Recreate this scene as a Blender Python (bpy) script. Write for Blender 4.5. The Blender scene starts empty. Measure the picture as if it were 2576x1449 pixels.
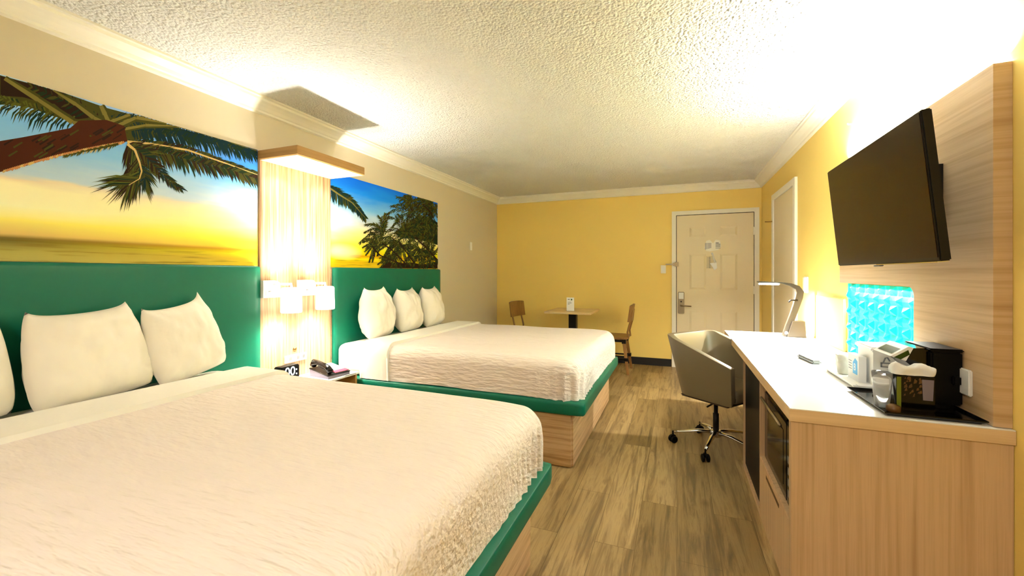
import bpy, bmesh, math, random
from mathutils import Vector, Matrix, noise
random.seed(7)
PI = math.pi
S = bpy.context.scene
C = S.collection

# ------------------------------------------------------------------ camera, world, exposure
CAM_YAW = math.atan2(415.0, 1060.0)
cd = bpy.data.cameras.new('camera'); cam = bpy.data.objects.new('camera', cd); C.objects.link(cam)
cd.sensor_width = 36.0; cd.lens = 1060.0 / 2576.0 * 36.0
cd.shift_y = -36.5 / 2576.0
cd.clip_start = 0.03
cam.location = (0, 0, 1.26)
cam.rotation_euler = (PI / 2, 0, CAM_YAW)
S.camera = cam
S.view_settings.view_transform = 'Standard'
S.view_settings.look = 'None'
S.view_settings.gamma = 1.0
S.view_settings.use_curve_mapping = False
S.view_settings.exposure = 2.2
W = bpy.data.worlds.new('world'); S.world = W; W.use_nodes = True
W.node_tree.nodes['Background'].inputs[0].default_value = (1.0, 0.9, 0.75, 1)
W.node_tree.nodes['Background'].inputs[1].default_value = 0.3

WARM = (1.0, 0.86, 0.60)
NEUT = (1.0, 0.95, 0.86)
COOL = (0.86, 0.94, 1.0)
E_FILL = 9.0       # fill lamp added unseen behind the camera
E_CANOPY = 0.45    # downlights in the canopy (each)
E_SCONCE = 7.5    # bulb of each bedside lamp
E_TOPSTRIP = 12.0   # strip on top of the TV panel
E_LOWSTRIP = 3.8  # strip above the teal splash panel
E_DESK = 8.5       # desk lamp head
E_UP = 1.7         # light leaving the open top of each bedside shade

def area(name, loc, rot, sx, sy, e, col, spread=PI):
    l = bpy.data.lights.new(name, 'AREA'); l.shape = 'RECTANGLE'; l.size = sx; l.size_y = sy
    l.energy = e; l.color = col; l.spread = spread
    o = bpy.data.objects.new(name, l); C.objects.link(o); o.location = loc; o.rotation_euler = rot
    return o
def point(name, loc, e, col, r=0.03):
    l = bpy.data.lights.new(name, 'POINT'); l.energy = e; l.color = col; l.shadow_soft_size = r
    o = bpy.data.objects.new(name, l); C.objects.link(o); o.location = loc
    return o
area('light_top_strip', (0.975, 2.51, 1.962), (PI, 0, 0), 0.02, 1.34, E_TOPSTRIP, (0.84, 0.92, 1.0), math.radians(140))
area('light_low_strip', (0.955, 2.76, 1.188), (0, math.radians(14), 0), 0.03, 0.80, E_LOWSTRIP, NEUT)
area('light_fill', (-0.45, -0.95, 2.335), (0, 0, 0), 0.30, 0.30, E_FILL, (1.0, 0.92, 0.85))  # unseen fill, added to brighten the near bed
for yy in (2.168, 2.54):
    area('light_canopy', (-2.46, yy, 2.022), (0, 0, 0), 0.06, 0.06, E_CANOPY, NEUT, math.radians(130))
for yy in (2.155, 2.455):
    point('light_bedside', (-2.48, yy, 1.07), E_SCONCE, (1.0, 0.95, 0.87), 0.03)
    area('light_bedside_up', (-2.48, yy, 1.168), (PI, 0, 0), 0.10, 0.10, E_UP, (1.0, 0.95, 0.87), math.radians(112))
area('light_desk_lamp', (0.68, 3.87, 1.158), (0, 0, 0), 0.13, 0.03, E_DESK, NEUT, math.radians(170))

# ------------------------------------------------------------------ materials
def lin(c):
    return tuple(((v / 255) / 12.92 if v / 255 <= 0.04045 else ((v / 255 + 0.055) / 1.055) ** 2.4) for v in c) + (1,)
def newmat(name):
    m = bpy.data.materials.new(name); m.use_nodes = True
    nt = m.node_tree
    return m, nt, nt.nodes['Principled BSDF']
def plain(name, rgb, rough=0.5, metal=0.0, spec=0.5, emis=None, es=0.0, bump=None, coat=0.0):
    m, nt, b = newmat(name)
    b.inputs['Base Color'].default_value = lin(rgb)
    b.inputs['Roughness'].default_value = rough
    b.inputs['Metallic'].default_value = metal
    b.inputs['Specular IOR Level'].default_value = spec
    b.inputs['Coat Weight'].default_value = coat
    if emis:
        b.inputs['Emission Color'].default_value = lin(emis); b.inputs['Emission Strength'].default_value = es
    if bump:
        sc, st, dist = bump
        add_bump(nt, b, sc, st, dist)
    return m
def texco(nt, scale=(1, 1, 1), rot=(0, 0, 0)):
    tc = nt.nodes.new('ShaderNodeTexCoord'); mp = nt.nodes.new('ShaderNodeMapping')
    mp.inputs['Scale'].default_value = scale; mp.inputs['Rotation'].default_value = rot
    nt.links.new(tc.outputs['Object'], mp.inputs['Vector'])
    return mp.outputs['Vector']
def add_bump(nt, b, scale, st, dist, vec=None, detail=3):
    n = nt.nodes.new('ShaderNodeTexNoise'); n.inputs['Scale'].default_value = scale if not isinstance(scale, tuple) else 1.0
    n.inputs['Detail'].default_value = detail
    nt.links.new(vec if vec else texco(nt, scale if isinstance(scale, tuple) else (1, 1, 1)), n.inputs['Vector'])
    bp = nt.nodes.new('ShaderNodeBump'); bp.inputs['Strength'].default_value = st; bp.inputs['Distance'].default_value = dist
    nt.links.new(n.outputs['Fac'], bp.inputs['Height']); nt.links.new(bp.outputs['Normal'], b.inputs['Normal'])
    return n
def ramp(nt, fac, stops, interp='LINEAR'):
    r = nt.nodes.new('ShaderNodeValToRGB'); r.color_ramp.interpolation = interp
    el = r.color_ramp.elements
    while len(el) < len(stops): el.new(0.5)
    for i, (p, c) in enumerate(stops):
        el[i].position = p; el[i].color = lin(c)
    nt.links.new(fac, r.inputs['Fac'])
    return r.outputs['Color']
def mixc(nt, fac, a, b, typ='MIX'):
    m = nt.nodes.new('ShaderNodeMix'); m.data_type = 'RGBA'; m.blend_type = typ
    if isinstance(fac, float): m.inputs[0].default_value = fac
    else: nt.links.new(fac, m.inputs[0])
    for i, v in ((6, a), (7, b)):
        if isinstance(v, tuple): m.inputs[i].default_value = v
        else: nt.links.new(v, m.inputs[i])
    return m.outputs[2]
def mth(nt, op, a, b=None, clamp=False):
    m = nt.nodes.new('ShaderNodeMath'); m.operation = op; m.use_clamp = clamp
    for i, v in ((0, a), (1, b)):
        if v is None: continue
        if isinstance(v, (int, float)): m.inputs[i].default_value = v
        else: nt.links.new(v, m.inputs[i])
    return m.outputs[0]
def wood(name, stops, scale, rough=0.45, fine=(3, 3, 3), bump=0.05):
    """laminate: streaks stretched along the small component of scale"""
    m, nt, b = newmat(name)
    n = nt.nodes.new('ShaderNodeTexNoise'); n.inputs['Scale'].default_value = 1; n.inputs['Detail'].default_value = 5
    n.inputs['Roughness'].default_value = 0.62
    nt.links.new(texco(nt, scale), n.inputs['Vector'])
    col = ramp(nt, n.outputs['Fac'], stops)
    nt.links.new(col, b.inputs['Base Color']); b.inputs['Roughness'].default_value = rough
    if bump:
        bp = nt.nodes.new('ShaderNodeBump'); bp.inputs['Strength'].default_value = bump; bp.inputs['Distance'].default_value = 0.002
        nt.links.new(n.outputs['Fac'], bp.inputs['Height']); nt.links.new(bp.outputs['Normal'], b.inputs['Normal'])
    return m

OAK = [(0.34, (112, 84, 56)), (0.43, (172, 140, 106)), (0.50, (206, 176, 142)), (0.57, (158, 124, 88)), (0.66, (192, 160, 124))]
OAK_D = [(0.34, (156, 124, 84)), (0.45, (190, 156, 112)), (0.53, (206, 174, 130)), (0.66, (176, 142, 100))]
m_oak_v = wood('oak_laminate_upright', OAK, (24, 24, 0.5))
m_oak_v2 = wood('oak_laminate_end', [(0.3, (184, 150, 112)), (0.45, (204, 172, 132)), (0.55, (214, 182, 142)), (0.7, (194, 160, 120))], (44, 44, 0.8), bump=0.02)
m_oak_h = wood('oak_laminate_level', [(0.3, (184, 150, 108)), (0.45, (202, 170, 128)), (0.55, (212, 182, 142)), (0.7, (194, 160, 118))], (0.6, 0.6, 34), bump=0.02)
m_oak_x = wood('oak_laminate_base', OAK_D, (1.2, 1.2, 26))
m_canopy = wood('canopy_laminate', [(0.3, (150, 112, 56)), (0.5, (176, 136, 78)), (0.7, (160, 122, 66))], (1.5, 1.5, 40))
m_edge = wood('desk_edge_laminate', [(0.3, (212, 180, 134)), (0.7, (232, 204, 160))], (1.5, 1.5, 50))
m_chairwood = wood('chair_wood', [(0.3, (120, 82, 36)), (0.7, (156, 112, 56))], (20, 20, 3))
m_tabletop = wood('tabletop_wood', [(0.3, (214, 184, 128)), (0.7, (236, 210, 158))], (3, 30, 3))
m_desktop = plain('white_laminate', (236, 236, 232), 0.25, bump=(14.0, 0.03, 0.002))
m_yellow = plain('yellow_paint', (250, 219, 122), 0.6, bump=(160.0, 0.12, 0.002))
m_beige = plain('beige_paint', (216, 204, 178), 0.65, bump=(160.0, 0.12, 0.002))
m_trim = plain('white_trim_paint', (244, 240, 226), 0.4)
m_door = plain('cream_door_paint', (236, 222, 188), 0.45)
m_base = plain('black_vinyl_base', (20, 18, 14), 0.5)
m_teal = plain('teal_vinyl', (0, 104, 80), 0.42, spec=0.3, bump=(260.0, 0.15, 0.001))
m_teal2 = plain('teal_rail_vinyl', (0, 100, 76), 0.45, spec=0.3, bump=(260.0, 0.2, 0.001))
m_black = plain('black_plastic', (4, 4, 4), 0.45, spec=0.15)
m_gloss = plain('black_gloss', (5, 4, 4), 0.10, spec=0.35)
m_screen = plain('tv_screen_glass', (34, 15, 0), 0.3, spec=0.2)  # brown tint stands in for the warm room reflected in the screen
m_bezel = plain('tv_bezel', (8, 6, 4), 0.35, spec=0.3)
m_white = plain('white_plastic', (240, 240, 236), 0.35)
m_lampwhite = plain('lamp_white_metal', (244, 242, 236), 0.35)
m_shade = plain('lit_shade', (255, 250, 238), 0.6, emis=(255, 246, 226), es=1.1)
m_led = plain('lit_led', (255, 255, 255), 0.5, emis=(255, 252, 240), es=14.0)
m_strip = plain('lit_strip', (255, 255, 255), 0.5, emis=(250, 252, 255), es=8.0)
m_chrome = plain('chrome', (220, 220, 222), 0.12, 1.0)
m_steel = plain('satin_steel', (150, 136, 112), 0.35, 0.9)
m_lampsteel = plain('lamp_grey_metal', (62, 54, 44), 0.45, 0.2)
m_brass = plain('aged_brass', (150, 116, 60), 0.35, 0.9)
m_darkmetal = plain('dark_metal', (26, 22, 18), 0.45, 0.6)
m_leather = plain('taupe_leather', (116, 104, 78), 0.42, bump=(220.0, 0.15, 0.001))
m_leather_d = plain('dark_leather', (70, 60, 46), 0.5)
m_pillow = plain('white_pillow_cotton', (240, 234, 222), 0.85, spec=0.2, bump=(9.0, 0.35, 0.02))
m_sheet = plain('white_sheet_cotton', (240, 236, 226), 0.85, spec=0.2, bump=(14.0, 0.25, 0.01))
m_grey = plain('grey_plastic', (120, 120, 118), 0.5)
m_print = plain('grey_print', (130, 134, 140), 0.7)
m_paper = plain('white_paper', (240, 242, 242), 0.7)
m_blue = plain('blue_print', (90, 178, 236), 0.6)
m_red = plain('red_print', (196, 40, 70), 0.6)
m_green = plain('green_print', (40, 110, 60), 0.6)
m_olive = plain('olive_print', (110, 120, 20), 0.5)
m_brown = plain('brown_print', (92, 62, 24), 0.4)
m_display = plain('green_display', (50, 68, 8), 0.35, spec=0.2)
m_digits = plain('clock_digits', (235, 245, 245), 0.5, emis=(235, 245, 245), es=1.0)
m_sachet = plain('grey_cellophane', (190, 188, 176), 0.25, bump=(40.0, 0.5, 0.006))
m_violet = plain('grey_violet_plastic', (120, 112, 128), 0.4)
m_brush = plain('clear_plastic', (235, 235, 230), 0.08)
def glass():
    m, nt, b = newmat('clear_plastic_cup')
    b.inputs['Transmission Weight'].default_value = 0.85; b.inputs['Roughness'].default_value = 0.08
    b.inputs['IOR'].default_value = 1.2; b.inputs['Base Color'].default_value = (1, 1, 1, 1)
    return m
m_glass = glass()

def ceiling_mat():
    m, nt, b = newmat('popcorn_ceiling')
    b.inputs['Base Color'].default_value = lin((240, 240, 234)); b.inputs['Roughness'].default_value = 0.9
    b.inputs['Specular IOR Level'].default_value = 0.1
    v = nt.nodes.new('ShaderNodeTexVoronoi'); v.inputs['Scale'].default_value = 75
    n = nt.nodes.new('ShaderNodeTexNoise'); n.inputs['Scale'].default_value = 60; n.inputs['Detail'].default_value = 4
    vec = texco(nt); nt.links.new(vec, v.inputs['Vector']); nt.links.new(vec, n.inputs['Vector'])
    h = mth(nt, 'ADD', mth(nt, 'MULTIPLY', v.outputs['Distance'], -0.6), n.outputs['Fac'])
    bp = nt.nodes.new('ShaderNodeBump'); bp.inputs['Strength'].default_value = 1.0; bp.inputs['Distance'].default_value = 0.018
    nt.links.new(h, bp.inputs['Height']); nt.links.new(bp.outputs['Normal'], b.inputs['Normal'])
    return m
m_ceiling = ceiling_mat()

def coverlet_mat():
    m, nt, b = newmat('white_rippled_coverlet')
    b.inputs['Base Color'].default_value = lin((238, 227, 220)); b.inputs['Roughness'].default_value = 0.85
    b.inputs['Specular IOR Level'].default_value = 0.15
    n = nt.nodes.new('ShaderNodeTexNoise'); n.inputs['Scale'].default_value = 1; n.inputs['Detail'].default_value = 2
    nt.links.new(texco(nt, (12, 52, 52)), n.inputs['Vector'])
    n2 = nt.nodes.new('ShaderNodeTexNoise'); n2.inputs['Scale'].default_value = 5; n2.inputs['Detail'].default_value = 2
    nt.links.new(texco(nt), n2.inputs['Vector'])
    h = mth(nt, 'ADD', n.outputs['Fac'], mth(nt, 'MULTIPLY', n2.outputs['Fac'], 1.4))
    bp = nt.nodes.new('ShaderNodeBump'); bp.inputs['Strength'].default_value = 0.8; bp.inputs['Distance'].default_value = 0.015
    nt.links.new(h, bp.inputs['Height']); nt.links.new(bp.outputs['Normal'], b.inputs['Normal'])
    return m
m_cover = coverlet_mat()

def floor_mat():
    m, nt, b = newmat('vinyl_plank_floor')
    tc = nt.nodes.new('ShaderNodeTexCoord'); sp = nt.nodes.new('ShaderNodeSeparateXYZ'); cb = nt.nodes.new('ShaderNodeCombineXYZ')
    nt.links.new(tc.outputs['Object'], sp.inputs[0])
    nt.links.new(sp.outputs['Y'], cb.inputs['X']); nt.links.new(sp.outputs['X'], cb.inputs['Y'])
    br = nt.nodes.new('ShaderNodeTexBrick')
    br.inputs['Scale'].default_value = 1.0; br.inputs['Brick Width'].default_value = 1.22; br.inputs['Row Height'].default_value = 0.18
    br.inputs['Mortar Size'].default_value = 0.0012; br.inputs['Mortar Smooth'].default_value = 0.3
    br.offset = 0.37
    br.inputs['Color1'].default_value = lin((146, 128, 92)); br.inputs['Color2'].default_value = lin((188, 170, 132))
    br.inputs['Mortar'].default_value = lin((112, 90, 54))
    nt.links.new(cb.outputs[0], br.inputs['Vector'])
    n = nt.nodes.new('ShaderNodeTexNoise'); n.inputs['Scale'].default_value = 1; n.inputs['Detail'].default_value = 8; n.inputs['Roughness'].default_value = 0.68
    n.inputs['Distortion'].default_value = 0.5
    # shift the grain from plank to plank
    off = nt.nodes.new('ShaderNodeVectorMath'); off.operation = 'MULTIPLY_ADD'
    nt.links.new(br.outputs['Color'], off.inputs[0]); off.inputs[1].default_value = (9, 9, 9)
    nt.links.new(texco(nt, (24, 1.6, 1)), off.inputs[2])
    nt.links.new(off.outputs[0], n.inputs['Vector'])
    g = ramp(nt, n.outputs['Fac'], [(0.30, (104, 82, 44)), (0.42, (176, 152, 106)), (0.54, (246, 230, 196)), (0.66, (190, 166, 120)), (0.8, (236, 214, 170))])
    col = mixc(nt, 0.78, br.outputs['Color'], g, 'MULTIPLY')
    k = nt.nodes.new('ShaderNodeTexVoronoi'); k.inputs['Scale'].default_value = 1.0; k.inputs['Randomness'].default_value = 1
    nt.links.new(texco(nt, (5.2, 2.3, 1)), k.inputs['Vector'])
    kf = ramp(nt, k.outputs['Distance'], [(0.0, (255, 255, 255)), (0.03, (235, 235, 235)), (0.14, (0, 0, 0))])
    kk = nt.nodes.new('ShaderNodeSeparateColor'); nt.links.new(kf, kk.inputs[0])
    col = mixc(nt, mth(nt, 'MULTIPLY', kk.outputs[0], 0.75), col, lin((86, 54, 24)))
    nt.links.new(col, b.inputs['Base Color']); b.inputs['Roughness'].default_value = 0.42
    bp = nt.nodes.new('ShaderNodeBump'); bp.inputs['Strength'].default_value = 0.15; bp.inputs['Distance'].default_value = 0.003
    nt.links.new(n.outputs['Fac'], bp.inputs['Height']); nt.links.new(bp.outputs['Normal'], b.inputs['Normal'])
    return m
m_floor = floor_mat()

def mural_mat():
    """sunset sky and sea, read from the print's own height z and run y along the wall"""
    m, nt, b = newmat('printed_sunset')
    tc = nt.nodes.new('ShaderNodeNewGeometry'); sp = nt.nodes.new('ShaderNodeSeparateXYZ')
    nt.links.new(tc.outputs['Position'], sp.inputs[0])
    Yc, Zc = sp.outputs['Y'], sp.outputs['Z']
    n = nt.nodes.new('ShaderNodeTexNoise'); n.inputs['Scale'].default_value = 1; n.inputs['Detail'].default_value = 5
    nt.links.new(texco(nt, (1, 1.5, 9)), n.inputs['Vector'])
    up = mth(nt, 'MULTIPLY', mth(nt, 'SUBTRACT', Zc, 1.42), 4.0, True)
    zz = mth(nt, 'ADD', Zc, mth(nt, 'MULTIPLY', mth(nt, 'MULTIPLY', mth(nt, 'SUBTRACT', n.outputs['Fac'], 0.5), 0.22), up))
    f = mth(nt, 'DIVIDE', mth(nt, 'SUBTRACT', zz, 1.31), 0.79, True)
    left = ramp(nt, f, [(0.0, (196, 186, 104)), (0.06, (176, 166, 84)), (0.115, (112, 100, 40)), (0.13, (120, 104, 46)), (0.15, (222, 190, 112)), (0.22, (255, 240, 120)),
                        (0.31, (255, 255, 205)), (0.41, (255, 248, 200)), (0.47, (240, 224, 192)), (0.51, (190, 214, 232)), (0.64, (140, 194, 244)), (0.80, (126, 190, 252)), (1.0, (180, 220, 255))])
    right = ramp(nt, f, [(0.0, (250, 214, 30)), (0.06, (232, 190, 16)), (0.10, (255, 236, 0)), (0.135, (224, 164, 0)), (0.15, (255, 220, 0)), (0.20, (255, 250, 20)),
                         (0.30, (255, 244, 120)), (0.42, (252, 244, 196)), (0.52, (214, 232, 250)), (0.68, (130, 200, 255)), (0.84, (20, 142, 255)), (1.0, (0, 110, 250))])
    t = mth(nt, 'DIVIDE', mth(nt, 'SUBTRACT', Yc, 0.9), 1.3, True)
    col = mixc(nt, t, left, right)
    # the low sun
    dy = mth(nt, 'MULTIPLY', mth(nt, 'SUBTRACT', Yc, 2.82), 1.9)
    dz = mth(nt, 'MULTIPLY', mth(nt, 'SUBTRACT', Zc, 1.445), 6.0)
    d = mth(nt, 'SQRT', mth(nt, 'ADD', mth(nt, 'MULTIPLY', dy, dy), mth(nt, 'MULTIPLY', dz, dz)))
    g = mth(nt, 'SUBTRACT', 1.0, mth(nt, 'DIVIDE', d, 0.45), True)
    col = mixc(nt, mth(nt, 'MULTIPLY', g, 1.3, True), col, lin((255, 252, 190)))
    # streaks on the sea
    w = nt.nodes.new('ShaderNodeTexNoise'); w.inputs['Scale'].default_value = 1; w.inputs['Detail'].default_value = 2
    nt.links.new(texco(nt, (1, 3.5, 70)), w.inputs['Vector'])
    sea = mth(nt, 'LESS_THAN', Zc, 1.405)
    ws = mth(nt, 'MULTIPLY', mth(nt, 'SUBTRACT', w.outputs['Fac'], 0.52, True), 3.2, True)
    col = mixc(nt, mth(nt, 'MULTIPLY', sea, ws), col, lin((120, 96, 20)))
    nt.links.new(col, b.inputs['Base Color']); b.inputs['Roughness'].default_value = 0.7; b.inputs['Specular IOR Level'].default_value = 0.2
    return m
m_mural = mural_mat()
PALM = [plain('palm_' + n_, c_, 0.7, spec=0.15) for n_, c_ in (('dark_green', (22, 44, 22)), ('olive', (66, 66, 20)), ('deep_teal', (8, 40, 46)),
        ('brown', (40, 22, 8)), ('stem_green', (122, 112, 52)), ('trunk', (70, 30, 10)), ('bright_stem', (206, 176, 110)), ('trunk_edge', (190, 132, 84)), ('mid_green', (86, 92, 30)))]
PG, PO, PT, PB, PS, PTR, PBS, PTE, PM = range(9)

def teal_splash_mat():
    return plain('teal_facets', (0, 196, 190), 0.5, spec=0.2)
m_splash = teal_splash_mat()

# ------------------------------------------------------------------ mesh building
class MB:
    def __init__(s): s.v = []; s.f = []; s.mi = []; s.sm = []
    def add(s, vs, fs, mi=0, smooth=False, M=None):
        o = len(s.v)
        s.v += [tuple(M @ Vector(v)) if M else tuple(v) for v in vs]
        s.f += [tuple(i + o for i in f) for f in fs]; s.mi += [mi] * len(fs); s.sm += [smooth] * len(fs)
        return s
    def box(s, x0, x1, y0, y1, z0, z1, mi=0, M=None, bev=0.0):
        if bev > 0:
            bm = bmesh.new(); bmesh.ops.create_cube(bm, size=1.0)
            for v in bm.verts:
                v.co = Vector(((x0 + x1) / 2 + v.co.x * (x1 - x0), (y0 + y1) / 2 + v.co.y * (y1 - y0), (z0 + z1) / 2 + v.co.z * (z1 - z0)))
            bmesh.ops.bevel(bm, geom=bm.edges[:], offset=min(bev, 0.49 * min(x1 - x0, y1 - y0, z1 - z0)), segments=2, affect='EDGES')
            bm.verts.index_update()
            s.add([v.co[:] for v in bm.verts], [[v.index for v in f.verts] for f in bm.faces], mi, False, M); bm.free()
            return s
        vs = [(x0, y0, z0), (x1, y0, z0), (x1, y1, z0), (x0, y1, z0), (x0, y0, z1), (x1, y0, z1), (x1, y1, z1), (x0, y1, z1)]
        return s.add(vs, [(0, 3, 2, 1), (4, 5, 6, 7), (0, 1, 5, 4), (1, 2, 6, 5), (2, 3, 7, 6), (3, 0, 4, 7)], mi, False, M)
    def quad(s, a, b, c, d, mi=0): return s.add([a, b, c, d], [(0, 1, 2, 3)], mi)
    def prism(s, poly, axis, a0, a1, mi=0, smooth=False, M=None):
        """poly of 2D points in the plane normal to axis, extruded from a0 to a1"""
        def P(p, a): return {'x': (a, p[0], p[1]), 'y': (p[0], a, p[1]), 'z': (p[0], p[1], a)}[axis]
        n = len(poly)
        vs = [P(p, a0) for p in poly] + [P(p, a1) for p in poly]
        s.add(vs, [tuple(range(n - 1, -1, -1)), tuple(range(n, 2 * n))], mi, False, M)
        s.add(vs, [(i, (i + 1) % n, n + (i + 1) % n, n + i) for i in range(n)], mi, smooth, M)
        return s
    def lathe(s, prof, c=(0, 0, 0), n=24, mi=0, M=None, cap=True):
        vs = []; fs = []
        for r, z in prof:
            for k in range(n):
                a = 2 * PI * k / n; vs.append((c[0] + r * math.cos(a), c[1] + r * math.sin(a), c[2] + z))
        for i in range(len(prof) - 1):
            for k in range(n):
                k2 = (k + 1) % n; fs.append((i * n + k, i * n + k2, (i + 1) * n + k2, (i + 1) * n + k))
        if cap:
            fs.append(tuple(range(n - 1, -1, -1))); fs.append(tuple((len(prof) - 1) * n + k for k in range(n)))
        return s.add(vs, fs, mi, True, M)
    def tube(s, pts, r, n=10, mi=0, M=None, flat=None):
        pts = [Vector(p) for p in pts]; rs = r if isinstance(r, (list, tuple)) else [r] * len(pts)
        vs = []; fs = []
        up = Vector((0, 0, 1)); prev = None
        for i, p in enumerate(pts):
            t = (pts[min(i + 1, len(pts) - 1)] - pts[max(i - 1, 0)]).normalized()
            a = t.cross(up)
            if a.length < 0.05: a = t.cross(Vector((0, 1, 0)))
            a.normalize()
            if prev and a.dot(prev) < 0: a = -a
            prev = a; b = t.cross(a).normalized()
            for k in range(n):
                q = 2 * PI * k / n; fb = flat if flat else 1.0
                vs.append(tuple(p + a * (math.cos(q) * rs[i]) + b * (math.sin(q) * rs[i] * fb)))
        for i in range(len(pts) - 1):
            for k in range(n):
                k2 = (k + 1) % n; fs.append((i * n + k, i * n + k2, (i + 1) * n + k2, (i + 1) * n + k))
        fs.append(tuple(range(n - 1, -1, -1))); fs.append(tuple((len(pts) - 1) * n + k for k in range(n)))
        return s.add(vs, fs, mi, True, M)
    def build(s, name, mats, parent=None, local=False, subsurf=0):
        me = bpy.data.meshes.new(name)
        vs = s.v
        if parent is not None and not local:
            R = parent
            while R.parent: R = R.parent
            Mi = (Matrix.Translation(R.location) @ R.rotation_euler.to_matrix().to_4x4()).inverted()
            vs = [tuple(Mi @ Vector(v)) for v in vs]
        me.from_pydata(vs, [], s.f)
        for m in (mats if isinstance(mats, (list, tuple)) else [mats]): me.materials.append(m)
        for p, mi, sm in zip(me.polygons, s.mi, s.sm): p.material_index = mi; p.use_smooth = sm
        bm = bmesh.new(); bm.from_mesh(me)
        bmesh.ops.recalc_face_normals(bm, faces=bm.faces[:]); bm.to_mesh(me); bm.free()
        me.update()
        o = bpy.data.objects.new(name, me); C.objects.link(o)
        if parent is not None: o.parent = parent
        if subsurf:
            md = o.modifiers.new('smooth', 'SUBSURF'); md.levels = subsurf; md.render_levels = subsurf
        return o

def thing(name, label, cat, loc=(0, 0, 0), rotz=0.0, group=None):
    o = bpy.data.objects.new(name, None); C.objects.link(o); o.empty_display_size = 0.05
    o.location = loc; o.rotation_euler = (0, 0, rotz)
    return tag(o, label, cat, group)
def tag(o, label, cat, group=None):
    o['label'] = label; o['category'] = cat
    if group: o['group'] = group
    return o
def struct(name, mb, mats):
    o = mb.build(name, mats); o['kind'] = 'structure'; return o
def dup(root, loc, rotz, label, name=None):
    r = root.copy(); C.objects.link(r); r.location = loc; r.rotation_euler = (0, 0, rotz); r['label'] = label
    for ch in list(root.children):
        c = ch.copy(); C.objects.link(c); c.parent = r
        for g in ch.children:
            d = g.copy(); C.objects.link(d); d.parent = c
    return r
def center_mesh(o, loc):
    """put the origin of a single-mesh thing at its base"""
    me = o.data
    for v in me.vertices: v.co -= Vector(loc)
    o.location = Vector(o.location) + Vector(loc)
    return o
def rbox(x0, x1, y0, y1, z0, z1, r, nx=40, ny=40, nz=10, fixed=(), drop=(), disp=None):
    """box with rounded edges as a dense grid; fixed: sides left square, drop: sides left open"""
    def spread(a, b, n):
        return [a + (b - a) * (0.5 - 0.5 * math.cos(PI * i / n)) * 0.6 + (b - a) * i / n * 0.4 for i in range(n + 1)]
    X, Y, Z = spread(x0, x1, nx), spread(y0, y1, ny), spread(z0, z1, nz)
    lo = [x0 + (0 if 'x0' in fixed else r), y0 + (0 if 'y0' in fixed else r), z0 + (0 if 'z0' in fixed else r)]
    hi = [x1 - (0 if 'x1' in fixed else r), y1 - (0 if 'y1' in fixed else r), z1 - (0 if 'z1' in fixed else r)]
    idx = {}; vs = []; fs = []
    def V(i, j, k):
        key = (i, j, k)
        if key not in idx:
            p = Vector((X[i], Y[j], Z[k]))
            c = Vector([min(max(p[a], lo[a]), hi[a]) for a in range(3)])
            d = p - c
            if d.length > 1e-9: p = c + d.normalized() * r
            nrm = d.normalized() if d.length > 1e-9 else Vector((0, 0, 1))
            if disp: p = p + disp(p, nrm)
            idx[key] = len(vs); vs.append(tuple(p))
        return idx[key]
    for i in range(nx):
        for j in range(ny):
            if 'z1' not in drop: fs.append((V(i, j, nz), V(i + 1, j, nz), V(i + 1, j + 1, nz), V(i, j + 1, nz)))
            if 'z0' not in drop: fs.append((V(i, j, 0), V(i, j + 1, 0), V(i + 1, j + 1, 0), V(i + 1, j, 0)))
    for i in range(nx):
        for k in range(nz):
            if 'y0' not in drop: fs.append((V(i, 0, k), V(i + 1, 0, k), V(i + 1, 0, k + 1), V(i, 0, k + 1)))
            if 'y1' not in drop: fs.append((V(i, ny, k), V(i, ny, k + 1), V(i + 1, ny, k + 1), V(i + 1, ny, k)))
    for j in range(ny):
        for k in range(nz):
            if 'x0' not in drop: fs.append((V(0, j, k), V(0, j, k + 1), V(0, j + 1, k + 1), V(0, j + 1, k)))
            if 'x1' not in drop: fs.append((V(nx, j, k), V(nx, j + 1, k), V(nx, j + 1, k + 1), V(nx, j, k + 1)))
    m = MB(); m.add(vs, fs, 0, True); return m
def text_mb(txt, size, M, depth=0.0006):
    cu = bpy.data.curves.new('lettering', 'FONT'); cu.body = txt; cu.size = size; cu.extrude = depth
    cu.align_x = 'CENTER'; cu.align_y = 'CENTER'
    o = bpy.data.objects.new('lettering', cu); C.objects.link(o)
    dg = bpy.context.evaluated_depsgraph_get()
    me = bpy.data.meshes.new_from_object(o.evaluated_get(dg))
    vs = [tuple(M @ v.co) for v in me.vertices]; fs = [tuple(p.vertices) for p in me.polygons]
    bpy.data.objects.remove(o); bpy.data.curves.remove(cu); bpy.data.meshes.remove(me)
    m = MB(); m.add(vs, fs); return m
def frame_M(origin, xd, yd):
    xd = Vector(xd).normalized(); yd = Vector(yd).normalized(); zd = xd.cross(yd)
    M = Matrix((xd, yd, zd)).transposed().to_4x4(); M.translation = Vector(origin); return M

# ------------------------------------------------------------------ room shell
XL, XR, YB, YF, ZC = -2.644, 0.995, 6.1, -1.6, 2.44
struct('floor', MB().box(XL - .1, XR + .1, YF - .1, YB + .1, -0.05, 0), m_floor)
struct('ceiling', MB().box(XL - .1, XR + .1, YF - .1, YB + .1, ZC, ZC + 0.05), m_ceiling)
struct('wall_left', MB().box(XL - .1, XL, YF - .1, YB + .1, 0, ZC), m_beige)
struct('wall_right', MB().box(XR, XR + .1, YF - .1, YB + .1, 0, ZC), m_yellow)
struct('wall_back', MB().box(XL, XR, YB, YB + .1, 0, ZC), m_yellow)
struct('wall_front', MB().box(XL, XR, YF - .1, YF, 0, ZC), m_beige)
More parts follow.
